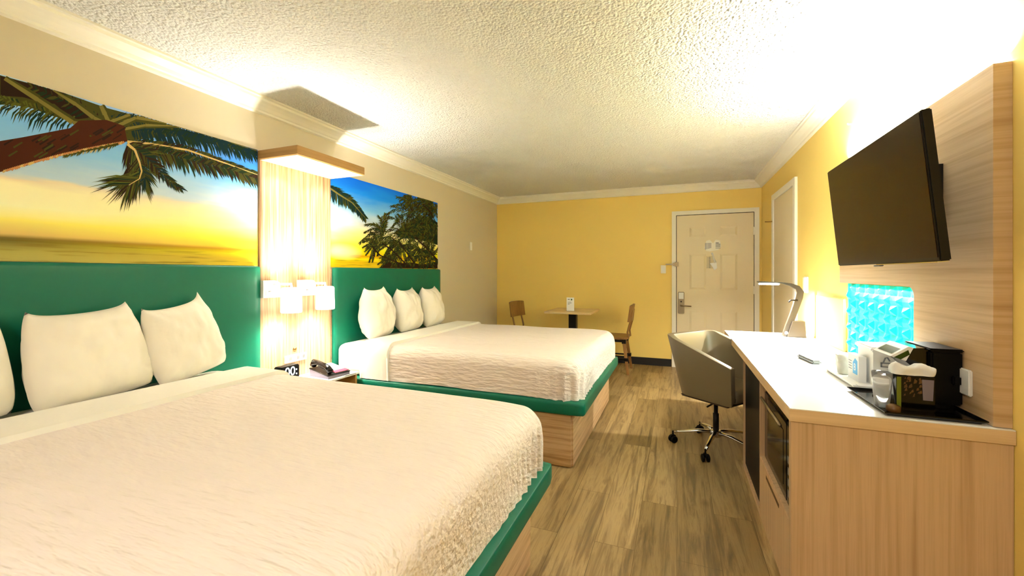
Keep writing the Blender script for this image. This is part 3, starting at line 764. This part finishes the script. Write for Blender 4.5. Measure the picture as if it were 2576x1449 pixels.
# ------------------------------------------------------------------ TV panel, splash, TV
XP = 0.948
t = thing('media_panel', 'wide light wood wall panel with a rounded cutout behind the television', 'panel', (XR - .01, 2.5, .765))
yl, yr, zt, zb, zc, yc, rr = 3.203, 1.828, 1.936, 0.7665, 1.203, 2.318, .045
poly = [(yr, zb), (yr, zt), (yl, zt), (yl, zc)]
poly += [(yc + rr, zc)] + [(yc + rr - rr * math.sin(a), zc - rr + rr * math.cos(a)) for a in [PI / 16 * k for k in range(1, 8)]] + [(yc, zc - rr), (yc, zb)]
MB().prism(poly, 'x', XP, XR - .001).build('board', m_oak_h, t)
MB().box(.965, .985, 1.85, 3.18, zt + .0005, zt + .010).build('light_strip', m_strip, t)
# teal splash: faceted relief
fx = MB(); ny, nz = 14, 9
y0, y1, z0, z1 = 2.325, 3.200, .7665, 1.198
for i in range(ny):
    for j in range(nz):
        a0 = y0 + (y1 - y0) * i / ny; a1 = y0 + (y1 - y0) * (i + 1) / ny; b0 = z0 + (z1 - z0) * j / nz; b1 = z0 + (z1 - z0) * (j + 1) / nz
        am, bm_ = (a0 + a1) / 2, (b0 + b1) / 2; hgt = .018 if (i + j) % 2 == 0 else .004
        xq = XR - .006
        V_ = [(xq, a0, b0), (xq, a1, b0), (xq, a1, b1), (xq, a0, b1), (xq - hgt, am, bm_), (xq - .004 * ((i) % 2), am, b0), (xq - .004 * ((i + 1) % 2), am, b1), (xq, a0, bm_), (xq, a1, bm_)]
        V_[5] = (xq - .006 * (i % 2), am, b0); V_[6] = (xq - .006 * (i % 2), am, b1)
        V_[7] = (xq - .005 * (j % 2), a0, bm_); V_[8] = (xq - .005 * (j % 2), a1, bm_)
        fx.add(V_, [(0, 5, 4), (5, 1, 4), (1, 8, 4), (8, 2, 4), (2, 6, 4), (6, 3, 4), (3, 7, 4), (7, 0, 4)])
fx.box(XR - .0055, XR - .0005, y0, y1, z0, z1)
o = fx.build('splash_panel', m_splash); tag(center_mesh(o, (XR - .003, 2.76, z0)), 'glowing turquoise faceted splash panel in the cutout above the desk', 'panel')
o = MB().box(XR - .018, XR - .0005, 3.235, 3.80, .7665, 1.10, bev=.004).build('wall_cover', m_yellow)
tag(center_mesh(o, (XR - .01, 3.5, .7665)), 'flat yellow painted cover on the wall above the desk, left of the turquoise panel', 'wall cover')
# television
t = thing('television', 'wall mounted flat screen television tilted down, switched off', 'television', (.80, 2.25, 1.30))
tilt = math.atan2(.05, .50)
MT = Matrix.Translation((.80, 2.255, 1.30)) @ Matrix.Rotation(-tilt, 4, 'Y')
hw, hh = .465, .505
MB().box(0, .030, -hw, hw, 0, hh, M=MT, bev=.004).build('housing', m_bezel, t)
MB().box(.030, .055, -hw + .10, hw - .10, .03, hh - .15, M=MT, bev=.012).build('rear_casing', m_black, t)
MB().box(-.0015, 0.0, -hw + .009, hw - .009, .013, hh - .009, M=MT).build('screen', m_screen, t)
MB().box(-.003, .026, -hw + .01, 0.0, -.0035, -.0002, M=MT).build('lower_trim', m_chrome, t)
MB().box(-.004, .012, -.03, .03, -.010, -.0036, M=MT, bev=.002).build('sensor', m_grey, t)
w_ = MB(); w_.box(XP - .02, XP - .0005, 2.10, 2.40, 1.42, 1.68); w_.box(.85, XP - .02, 2.14, 2.17, 1.45, 1.66); w_.box(.85, XP - .02, 2.33, 2.36, 1.45, 1.66)
w_.build('wall_bracket', m_darkmetal, t)

# outlet on the panel
t = thing('power_outlet', 'white outlet with a black plug on the wood panel behind the coffee maker', 'outlet', (XP, 1.955, .89))
MB().box(XP - .012, XP - .0003, 1.925, 1.985, .835, .925, bev=.003).build('plate', m_white, t)
MB().box(XP - .035, XP - .012, 1.962, 1.990, .862, .895, bev=.004).build('plug', m_black, t)

# ------------------------------------------------------------------ desk
XD = 0.385; YN, YE = 1.812, 4.09; ZT = .765; CBX = .400
t = thing('long_desk', 'long built-in desk with white top and light wood end panel', 'desk', (.69, 2.95, 0))
MB().box(XD + .0008, XR - .001, YN + .0008, YE, ZT - .003, ZT, bev=.0008).build('desktop', m_desktop, t)
MB().box(XD, XR - .001, YN, YE, ZT - .047, ZT - .003, bev=.001).build('top_edging', m_edge, t)
MB().box(CBX - .008, XR - .001, YN + .010, YN + .045, 0, ZT - .047, bev=.001).build('end_panel', m_oak_v2, t)
MB().box(CBX, XR - .001, 3.085, 3.097, 0, ZT - .047, bev=.001).build('divider', m_oak_v2, t)
MB().box(CBX, XR - .001, 2.500, 2.512, 0, ZT - .047, bev=.001).build('divider', m_oak_v2, t)
MB().box(.55, XR - .001, YE - .03, YE - .008, 0, ZT - .047, bev=.001).build('leg_panel', m_oak_v2, t)
c = MB(); c.box(CBX + .002, XR - .001, YN + .045, 2.500, .300, .318); c.box(CBX + .002, XR - .001, YN + .045, 3.085, .0, .03); c.box(XR - .02, XR - .001, YN + .045, 3.085, .03, ZT - .047)
c.build('carcass', m_oak_v2, t)
dr = MB().box(CBX, CBX + .018, YN + .048, 2.497, .035, .314, bev=.001).build('drawer', m_oak_v2, t)
MB().box(CBX - .001, CBX + .006, 2.06, 2.34, .268, .290, bev=.003).build('finger_groove', m_brown, dr)
# mini fridge and microwave
t = thing('mini_fridge', 'black mini fridge under the desk next to the chair', 'fridge', (.6, 2.8, .03))
MB().box(.435, .93, 2.535, 3.070, .031, .700, bev=.004).build('cabinet', m_black, t)
MB().box(.410, .4345, 2.530, 3.075, .034, .698, bev=.006).build('door', m_black, t)
t = thing('microwave', 'black microwave oven under the near end of the desk', 'microwave', (.6, 2.2, .318))
MB().box(.440, .88, 1.875, 2.485, .3185, .665, bev=.004).build('cabinet', m_black, t)
d = MB().box(.418, .4395, 2.020, 2.483, .322, .662, bev=.005).build('door', m_gloss, t)
MB().box(.4165, .418, 2.075, 2.440, .37, .60).build('window', plain('microwave_window', (34, 22, 10), .1), d)
MB().tube([(.400, 2.04, .628), (.400, 2.46, .628)], .007).build('handle', m_steel, d)
p = MB().box(.418, .4395, 1.877, 2.017, .322, .662, bev=.005).build('control_panel', m_gloss, t)
k = MB()
for i in range(3):
    for j in range(4): k.box(.4165, .418, 1.895 + .036 * i, 1.920 + .036 * i, .36 + .045 * j, .388 + .045 * j)
k.build('buttons', m_grey, p)

# ------------------------------------------------------------------ desk lamp
t = thing('desk_lamp', 'curved grey metal desk lamp with glowing LED head at the far end of the desk', 'desk lamp', (.84, 3.87, ZT))
MB().prism([(.800, ZT + .0005), (.925, ZT + .0005), (.916, ZT + .125), (.838, ZT + .125)], 'y', 3.835, 3.905).build('base', m_lampsteel, t)
b_ = MB(); cl = [(.787, .766), (.812, .84), (.842, .93), (.866, 1.01), (.884, 1.075), (.890, 1.115), (.872, 1.150), (.830, 1.172), (.780, 1.184), (.760, 1.188)]
th_ = [.018, .021, .021, .022, .024, .024, .018, .011, .006, .005]
def ribbon(cl, th, y0, y1):
    m = MB(); A = []; B = []
    for i, p in enumerate(cl):
        a = Vector(cl[max(i - 1, 0)]); b = Vector(cl[min(i + 1, len(cl) - 1)]); d = (b - a).normalized(); n = Vector((-d.y, d.x))
        A.append(Vector(p) + n * th[i]); B.append(Vector(p) - n * th[i])
    for i in range(len(cl) - 1):
        vs = [(A[i].x, y0, A[i].y), (A[i + 1].x, y0, A[i + 1].y), (B[i + 1].x, y0, B[i + 1].y), (B[i].x, y0, B[i].y)]
        vs += [(v[0], y1, v[2]) for v in vs]
        fs = [(0, 1, 2, 3), (7, 6, 5, 4), (0, 4, 5, 1), (3, 2, 6, 7)]
        if i == 0: fs.append((0, 3, 7, 4))
        if i == len(cl) - 2: fs.append((1, 5, 6, 2))
        m.add(vs, fs)
    return m
ribbon(cl, th_, 3.852, 3.888).build('arm', m_lampsteel, t)
ribbon([(.760, 1.188), (.70, 1.189), (.64, 1.192), (.600, 1.193)], [.005, .005, .005, .004], 3.850, 3.890).build('lamp_head', m_lampsteel, t)
MB().box(.612, .752, 3.853, 3.887, 1.170, 1.183, bev=.004).build('light_panel', m_led, t)
MB().tube([(.872, 3.850, 1.052), (.825, 3.850, 1.052), (.812, 3.850, 1.036)], [.006, .006, .008]).build('hook', m_darkmetal, t)
MB().lathe([(.012, 0), (.012, .004)], n=16, M=Matrix.Translation((.797, 3.852, .795)) @ Matrix.Rotation(PI / 2, 4, 'X')).build('button', m_white, t)

# ------------------------------------------------------------------ items on the desk
zt = ZT + .0005
t = thing('remote_control', 'grey television remote control lying alone on the desk', 'remote control', (.695, 2.835, zt), math.radians(8))
MB().box(-.023, .023, -.10, .10, 0, .020, bev=.007).build('body', m_grey, t, local=True)
k = MB()
for i in range(3):
    for j in range(7): k.box(-.017 + .0125 * i, -.008 + .0125 * i, -.085 + .023 * j, -.070 + .023 * j, .0200, .0225)
k.build('buttons', m_white, t, local=True)
o = MB().box(-.05, .05, -.07, .07, 0, .006, bev=.001).build('notepad', m_paper); o.location = (.785, 2.81, zt); o.rotation_euler = (0, 0, .15)
tag(o, 'small white notepad beside the remote control on the desk', 'notepad')
def tray(name, x0, x1, y0, y1, mat, label, cat, rim=.018):
    zz = zt; m = MB(); m.box(x0 + .012, x1 - .012, y0 + .012, y1 - .012, zz, zz + .004)
    for (a, b, c, d) in (((x0, y0), (x1, y0), (x1 - .014, y0 + .014), (x0 + .014, y0 + .014)), ((x1, y0), (x1, y1), (x1 - .014, y1 - .014), (x1 - .014, y0 + .014)),
                         ((x1, y1), (x0, y1), (x0 + .014, y1 - .014), (x1 - .014, y1 - .014)), ((x0, y1), (x0, y0), (x0 + .014, y0 + .014), (x0 + .014, y1 - .014))):
        vs = [(*a, zz + rim), (*b, zz + rim), (*c, zz + .002), (*d, zz + .002), (*a, zz + rim - .004), (*b, zz + rim - .004), (c[0], c[1], zz), (d[0], d[1], zz)]
        m.add(vs, [(0, 1, 2, 3), (4, 7, 6, 5), (0, 4, 5, 1), (3, 2, 6, 7), (0, 3, 7, 4), (1, 5, 6, 2)])
    o = m.build(name, mat); center_mesh(o, ((x0 + x1) / 2, (y0 + y1) / 2, zz)); return tag(o, label, cat)
tray('serving_tray', .672, .942, 1.835, 2.185, m_gloss, 'glossy black tray under the coffee maker', 'tray', .014)
tray('serving_tray', .70, .942, 2.205, 2.60, m_white, 'white tray holding the wrapped cups and ice bucket', 'tray', .018)
z2 = zt + .0045
# coffee maker
t = thing('coffee_maker', 'black single cup coffee maker with green display on the black tray', 'coffee maker', (.85, 2.06, z2))
MB().box(.745, .936, 1.995, 2.150, z2, z2 + .018, bev=.004).build('base_plate', m_gloss, t)
MB().box(.858, .946, 1.975, 2.155, z2 + .018, .978, bev=.006).build('water_tank', m_black, t)
MB().box(.852, .9475, 1.970, 2.160, .9782, .989, bev=.004).build('lid', m_black, t)
MB().prism([(.812, .983), (.8575, .986), (.8575, .905), (.822, .905), (.790, .935)], 'y', 1.995, 2.135).build('brew_head', m_gloss, t)
dsp = MB().prism([(.746, .950), (.799, .989), (.814, .985), (.792, .935)], 'y', 1.99, 2.14).build('control_face', m_white, t)
vx = Vector((.055, 0, .039)).normalized(); nn = Vector((-vx.z, 0, vx.x))
q0 = Vector((.746, 0, .950)) + vx * .012 + nn * .0008; q1 = Vector((.746, 0, .950)) + vx * .056 + nn * .0008
MB().add([(q0.x, 2.005, q0.z), (q1.x, 2.005, q1.z), (q1.x, 2.125, q1.z), (q0.x, 2.125, q0.z)], [(0, 1, 2, 3)]).build('display', m_display, dsp)
MB().prism([(.756, .947), (.798, .976), (.803, .960), (.776, .940)], 'y', 1.9885, 1.990).build('display_side', m_display, dsp)
# dark coffee packet box, bag on it, clear cup
t = thing('coffee_box', 'dark glossy coffee condiment box with olive stripe in front of the coffee maker', 'box', (.79, 1.95, z2))
MB().box(.735, .843, 1.915, 1.968, z2, .895, bev=.002).build('carton', m_gloss, t)
MB().box(.7355, .748, 1.9135, 1.915, z2 + .006, .889).build('olive_stripe', m_olive, t)
pm = MB(); random.seed(5)
for k in range(26):
    a = random.uniform(.755, .800); b = random.uniform(.82, .885); s_ = random.uniform(.004, .010)
    pm.prism([(a, b), (a + s_, b + s_ * .4), (a + s_ * .8, b + s_ * 1.6), (a + .001, b + s_)], 'y', 1.9138 - .00002 * k, 1.915)
pm.build('coffee_print', m_brown, t)
MB().prism([(.809, .812), (.836, .812), (.839, .885), (.806, .885)], 'y', 1.9136, 1.915).build('grey_pouch_print', m_violet, t)
def bag(name, x0, x1, y0, y1, z0, z1, mat, label, cat, seed, peak=.02, grp=None):
    def dd(p, n):
        return n * (.010 * noise.noise(Vector((p.x * 38, p.y * 38, p.z * 30 + seed)))) + Vector((0, 0, peak * max(0, (p.z - z0) / (z1 - z0)) * noise.noise(Vector((p.x * 25, seed, p.y * 10)))))
    o = rbox(x0, x1, y0, y1, z0, z1, min(x1 - x0, y1 - y0) * .28, 14, 10, 10, fixed=('z0',), disp=dd).build(name, mat)
    center_mesh(o, ((x0 + x1) / 2, (y0 + y1) / 2, z0)); return tag(o, label, cat, grp)
bag('sachet_bag', .728, .850, 1.918, 1.965, .8965, .932, m_paper, 'crumpled white sachet bag on top of the dark coffee box', 'bag', 3, .05)
t = thing('clear_cup', 'clear plastic wrapped cup standing left of the dark coffee box', 'cup', (.708, 1.945, z2))
MB().lathe([(.022, 0), (.030, .10), (.031, .128), (.029, .128), (.028, .10), (.020, .003), (0.001, .003)], (.704, 1.945, z2), cap=False).build('cup_wall', m_glass, t)
MB().lathe([(.022, -.0002), (.001, -.0002)], (.704, 1.945, z2 + .0004), cap=False).build('cup_bottom', m_glass, t)
o = MB().lathe([(.001, 0), (.018, 0), (.021, .006), (.020, .020), (.010, .026), (.001, .027)], (.715, 1.885, z2), cap=False).build('coffee_pod', m_brown)
tag(center_mesh(o, (.715, 1.885, z2)), 'small brown coffee pod on the front corner of the black tray', 'coffee pod')
# wrapped cup stack, leaflet, ice bucket
o = rbox(.730, .800, 2.480, 2.545, z2, z2 + .100, .02, 12, 12, 14, disp=lambda p, n: n * .005 * noise.noise(Vector((p.x * 30, p.y * 30, p.z * 90)))).build('wrapped_cup', m_sachet)
tag(center_mesh(o, (.765, 2.51, z2)), 'grey cup wrapped in cellophane on the white tray', 'cup')
t = thing('ice_bucket', 'white ice bucket with square lid and grey emblem on the white tray', 'ice bucket', (.87, 2.38, z2))
MB().prism([(.800, 2.295), (.930, 2.295), (.930, 2.46), (.800, 2.46)], 'z', z2, .915).build('bucket', m_white, t)
MB().box(.790, .936, 2.285, 2.47, .9155, .938, bev=.006).build('lid', m_white, t)
e = MB(); e.tube([(.835, 2.2945, .872), (.842, 2.2945, .893), (.850, 2.2945, .895), (.858, 2.2945, .880)], .003, 6)
for (a, b, c, d) in ((.826, .866, .868, .873), (.826, .866, .852, .856), (.826, .831, .852, .872), (.861, .866, .846, .872)): e.box(a, b, 2.2930, 2.295, c, d)
e.build('grey_emblem', m_print, t)
t = thing('welcome_leaflet', 'folded white leaflet with blue B emblem leaning before the ice bucket', 'leaflet', (.80, 2.46, z2))
e = MB(); e.prism([(2.345, .80), (2.395, .80), (2.395, .850), (2.370, .872), (2.345, .862)], 'x', .7590, .760)
e.build('blue_emblem', m_blue, t)
text_mb('B', .045, frame_M((.7587, 2.372, .830), (0, -1, 0), (0, 0, 1)), .0003).build('lettering', m_white, t)
e = MB().box(.760, .788, 2.33, 2.455, z2, z2 + .115)
for k in range(4): e.box(.7592, .760, 2.410, 2.445, .815 + .012 * k, .818 + .012 * k, 1)
e.build('card', [m_paper, m_print], t)
o = MB().box(.735, .840, 2.235, 2.285, z2, z2 + .003).build('menu_card', m_paper)
tag(center_mesh(o, (.79, 2.26, z2)), 'small white card lying flat at the front of the white tray', 'card')

# ------------------------------------------------------------------ office chair
def office_chair():
    t = thing('office_chair', 'taupe leather tub office chair on chrome castor base at the desk', 'office chair', (.262, 3.375, 0), math.radians(-38))
    # U path in plan, local coordinates, opening towards +x
    def U(s, half, xb, xf, cr):
        # s 0..1 along near arm -> back -> far arm
        L1 = xf - (xb + cr); La = PI / 2 * cr; Lb = 2 * (half - cr); T = 2 * L1 + 2 * La + Lb; d = s * T
        if d < L1: return (xf - d, -half), (0, -1)
        d -= L1
        if d < La: a = d / cr; return (xb + cr - cr * math.sin(a), -half + cr - cr * math.cos(a)), (-math.sin(a), -math.cos(a))
        d -= La
        if d < Lb: return (xb, -half + cr + d), (-1, 0)
        d -= Lb
        if d < La: a = d / cr; return (xb + cr - cr * math.cos(a), half - cr + cr * math.sin(a)), (-math.cos(a), math.sin(a))
        d -= La
        return (xb + cr + d, half), (0, 1)
    n = 56; rows = 8; outer = []; inner = []
    for i in range(n + 1):
        s = i / n
        back = max(0, 1 - abs(s - .5) / .5)   # 0 at arm fronts, 1 at mid back
        zt_ = .655 + .155 * min(1, (back / .62)) ** 1.0
        co = []; ci = []
        for k in range(rows + 1):
            q = k / rows
            z = .395 + (zt_ - .395) * q
            half = .235 + .050 * q; xb = -.175 - .085 * q; xf = .265 + .025 * q
            (x, y), (nx, ny) = U(s, half, xb, xf, .13)
            co.append((x, y, z)); ci.append((x - nx * .045, y - ny * .045, z if k else .44))
        outer.append(co); inner.append(ci)
    vs = []; fs = []
    R_ = rows + 1
    for c in outer: vs += c
    for c in inner: vs += c
    o2 = (n + 1) * R_
    for i in range(n):
        for k in range(rows):
            fs.append((i * R_ + k, (i + 1) * R_ + k, (i + 1) * R_ + k + 1, i * R_ + k + 1))
            fs.append((o2 + i * R_ + k, o2 + i * R_ + k + 1, o2 + (i + 1) * R_ + k + 1, o2 + (i + 1) * R_ + k))
        fs.append((i * R_ + rows, (i + 1) * R_ + rows, o2 + (i + 1) * R_ + rows, o2 + i * R_ + rows))
        fs.append((i * R_, o2 + i * R_, o2 + (i + 1) * R_, (i + 1) * R_))
    for i in (0, n):
        for k in range(rows): fs.append((i * R_ + k, i * R_ + k + 1, o2 + i * R_ + k + 1, o2 + i * R_ + k))
    m = MB(); m.add(vs, fs, 0, True)
    sh = m.build('shell', m_leather, t, local=True)
    bv = sh.modifiers.new('bev', 'BEVEL'); bv.width = .008; bv.segments = 3; bv.limit_method = 'ANGLE'; bv.angle_limit = math.radians(50)
    rbox(-.16, .275, -.195, .195, .405, .495, .03, 16, 16, 6).build('seat_cushion', m_leather, t, local=True)
    MB().box(-.15, .22, -.20, .20, .372, .394, bev=.01).build('seat_pan', m_leather_d, t, local=True)
    MB().box(-.08, .08, -.07, .07, .345, .3715, bev=.006).build('mechanism', m_darkmetal, t, local=True)
    MB().tube([(0.05, -.07, .355), (.07, -.16, .355), (.075, -.21, .35)], .006).build('lever', m_darkmetal, t, local=True)
    MB().lathe([(.020, .12), (.020, .25), (.014, .252), (.014, .3445)], n=20).build('gas_lift', m_darkmetal, t, local=True)
    hub = MB().lathe([(.035, .085), (.038, .09), (.038, .125), (.030, .130)], n=24).build('hub', m_chrome, t, local=True)
    for k in range(5):
        a = math.radians(181 + 72 * k) + math.radians(38)
        ca, sa = math.cos(a), math.sin(a)
        MB().tube([(.02 * ca, .02 * sa, .115), (.12 * ca, .12 * sa, .112), (.22 * ca, .22 * sa, .092), (.285 * ca, .285 * sa, .078)], [.021, .018, .014, .011], 12, flat=.62).build('leg', m_chrome, t, local=True)
        cs = MB(); M = Matrix.Translation((.29 * ca, .29 * sa, 0)) @ Matrix.Rotation(a + .6, 4, 'Z')
        cs.tube([(0, 0, .086), (0, 0, .055)], .006, 8, M=M)
        cs.prism([(.026 * math.cos(q) , .034 + .026 * math.sin(q)) for q in [PI * j / 8 for j in range(9)]], 'y', -.006, .006, M=M)
        cw = cs.build('caster', m_black, t, local=True)
        w = MB()
        for sd in (-1, 1):
            w.lathe([(.020, 0), (.026, .002), (.026, .014), (.020, .017)], n=20, M=M @ Matrix.Translation((0, sd * .008 if sd > 0 else -.008, .026)) @ Matrix.Rotation(-sd * PI / 2, 4, 'X'))
        w.build('wheels', m_black, cw, local=True)
    return t
office_chair()

# ------------------------------------------------------------------ far table and chairs
t = thing('cafe_table', 'small square cafe table with light wood top on a dark pedestal', 'table', (-1.30, 5.57, 0))
MB().box(-1.605, -1.005, 5.235, 5.905, .742, .768, bev=.004).build('tabletop', m_tabletop, t)
MB().box(-1.35, -1.25, 5.52, 5.62, .02, .735, bev=.003).build('column', m_darkmetal, t)
MB().box(-1.44, -1.16, 5.43, 5.71, .735, .7418).build('top_plate', m_darkmetal, t)
MB().box(-1.53, -1.07, 5.34, 5.80, 0, .02, bev=.004).build('foot_plate', m_darkmetal, t)
t = thing('tent_card', 'small upright printed card in a clear holder on the cafe table', 'card', (-1.30, 5.42, .768))
e = MB(); e.box(-1.352, -1.252, 5.423, 5.431, .770, .945); e.box(-1.335, -1.31, 5.4215, 5.423, .915, .925, 1)
e.box(-1.335, -1.285, 5.4215, 5.423, .880, .884, 1); e.box(-1.335, -1.285, 5.4215, 5.423, .868, .871, 1); e.box(-1.335, -1.312, 5.4215, 5.423, .855, .861, 1)
p = e.build('card', [m_paper, m_print], t)
MB().lathe([(.010, 0), (.010, .0015)], n=16, M=Matrix.Translation((-1.285, 5.423, .918)) @ Matrix.Rotation(PI / 2, 4, 'X')).build('green_dot', m_green, p)
MB().box(-1.356, -1.248, 5.405, 5.445, .7685, .776, bev=.002).build('holder_foot', m_glass, t)

def dining_chair(loc, rz, label):
    """local: faces +x"""
    t = thing('dining_chair', label, 'chair', loc, rz, 'wooden cafe chairs')
    sm = MB()
    prof = [(-.20, -.17), (-.20, .17), (-.16, .20), (.17, .215), (.21, .19), (.21, -.19), (.17, -.215), (-.16, -.20)]
    sm.prism(prof, 'z', .435, .458); sm.build('seat', m_chairwood, t, local=True)
    for sx in (-1, 1):
        for s2 in (-1, 1):
            x0, y0_ = sx * .15, s2 * .145; x1, y1_ = sx * .19 - (.02 if sx < 0 else 0), s2 * .205
            a, b = .021, .014; lg = MB()
            vs = [(x0 - a, y0_ - a, .43), (x0 + a, y0_ - a, .43), (x0 + a, y0_ + a, .43), (x0 - a, y0_ + a, .43), (x1 - b, y1_ - b, 0), (x1 + b, y1_ - b, 0), (x1 + b, y1_ + b, 0), (x1 - b, y1_ + b, 0)]
            lg.add(vs, [(0, 1, 2, 3), (4, 7, 6, 5), (0, 4, 5, 1), (1, 5, 6, 2), (2, 6, 7, 3), (3, 7, 4, 0)])
            lo = lg.build('leg', m_chairwood, t, local=True)
            for zc_, hh_ in ((.405, .028), (.185, .020)):
                f_ = (.43 - zc_) / .43; cx_ = x0 + (x1 - x0) * f_; cyy = y0_ + (y1_ - y0_) * f_
                MB().box(cx_ - .025, cx_ + .025, cyy - .025, cyy + .025, zc_ - hh_, zc_ + hh_, bev=.002).build('bracket', m_darkmetal, lo, local=True)
    def rail(*a): MB().box(*a).build('stretcher', m_darkmetal, t, local=True)
    for s2 in (-1, 1): rail(-.15, .15, s2 * .16 - .008, s2 * .16 + .008, .395, .425); rail(-.16, .16, s2 * .178 - .007, s2 * .178 + .007, .176, .194)
    for sx in (-1, 1): rail(sx * .155 - .008, sx * .155 + .008, -.15, .15, .395, .425); rail(sx * .165 - .007, sx * .165 + .007, -.17, .17, .176, .194)
    for s2 in (-1, 1):
        MB().tube([(-.10, s2 * .13, .43), (-.17, s2 * .13, .428), (-.205, s2 * .13, .445), (-.195, s2 * .13, .52), (-.215, s2 * .13, .60), (-.232, s2 * .13, .66), (-.250, s2 * .13, .80)],
                  [.011, .011, .012, .012, .012, .012, .010], 8).build('back_support', m_chairwood, t, local=True)
    bk = MB(); n = 14
    vs = []; fs = []
    for i in range(n + 1):
        y = -.20 + .40 * i / n; cv = .022 * (y / .2) ** 2
        zt2 = .868 - .010 * (y / .2) ** 4 - (.0 if abs(y) > .06 else .0)
        for (dx, z) in ((0, .655), (-.028, zt2), (-.050, zt2), (-.022, .655)):
            vs.append((-.222 + dx + cv, y, z))
    for i in range(n):
        for k in range(4): fs.append((i * 4 + k, i * 4 + (k + 1) % 4, (i + 1) * 4 + (k + 1) % 4, (i + 1) * 4 + k))
    fs.append((0, 1, 2, 3)); fs.append((n * 4 + 3, n * 4 + 2, n * 4 + 1, n * 4))
    bk.add(vs, fs); bk.build('backrest', m_chairwood, t, local=True)
    return t
ch = dining_chair((-.775, 5.60, 0), PI, 'wooden cafe chair with dark brackets right of the cafe table')
dup(ch, (-1.90, 5.60, 0), math.radians(-8), 'wooden cafe chair left of the cafe table, only its back visible')

# ------------------------------------------------------------------ added fill lamp, shaped as a flush ceiling fixture, unseen behind the camera
t = thing('fill_lamp', 'added fill lamp shaped as a round flush ceiling fixture, unseen behind the camera', 'fill lamp', (-.45, -.95, ZC))
MB().lathe([(.19, 0), (.19, -.02), (.18, -.025)], (-.45, -.95, ZC), 32).build('ceiling_plate', m_trim, t)
MB().lathe([(.175, -.0255), (.170, -.05), (.14, -.075), (.08, -.092), (.01, -.098)], (-.45, -.95, ZC), 32).build('lamp_shade', m_shade, t)
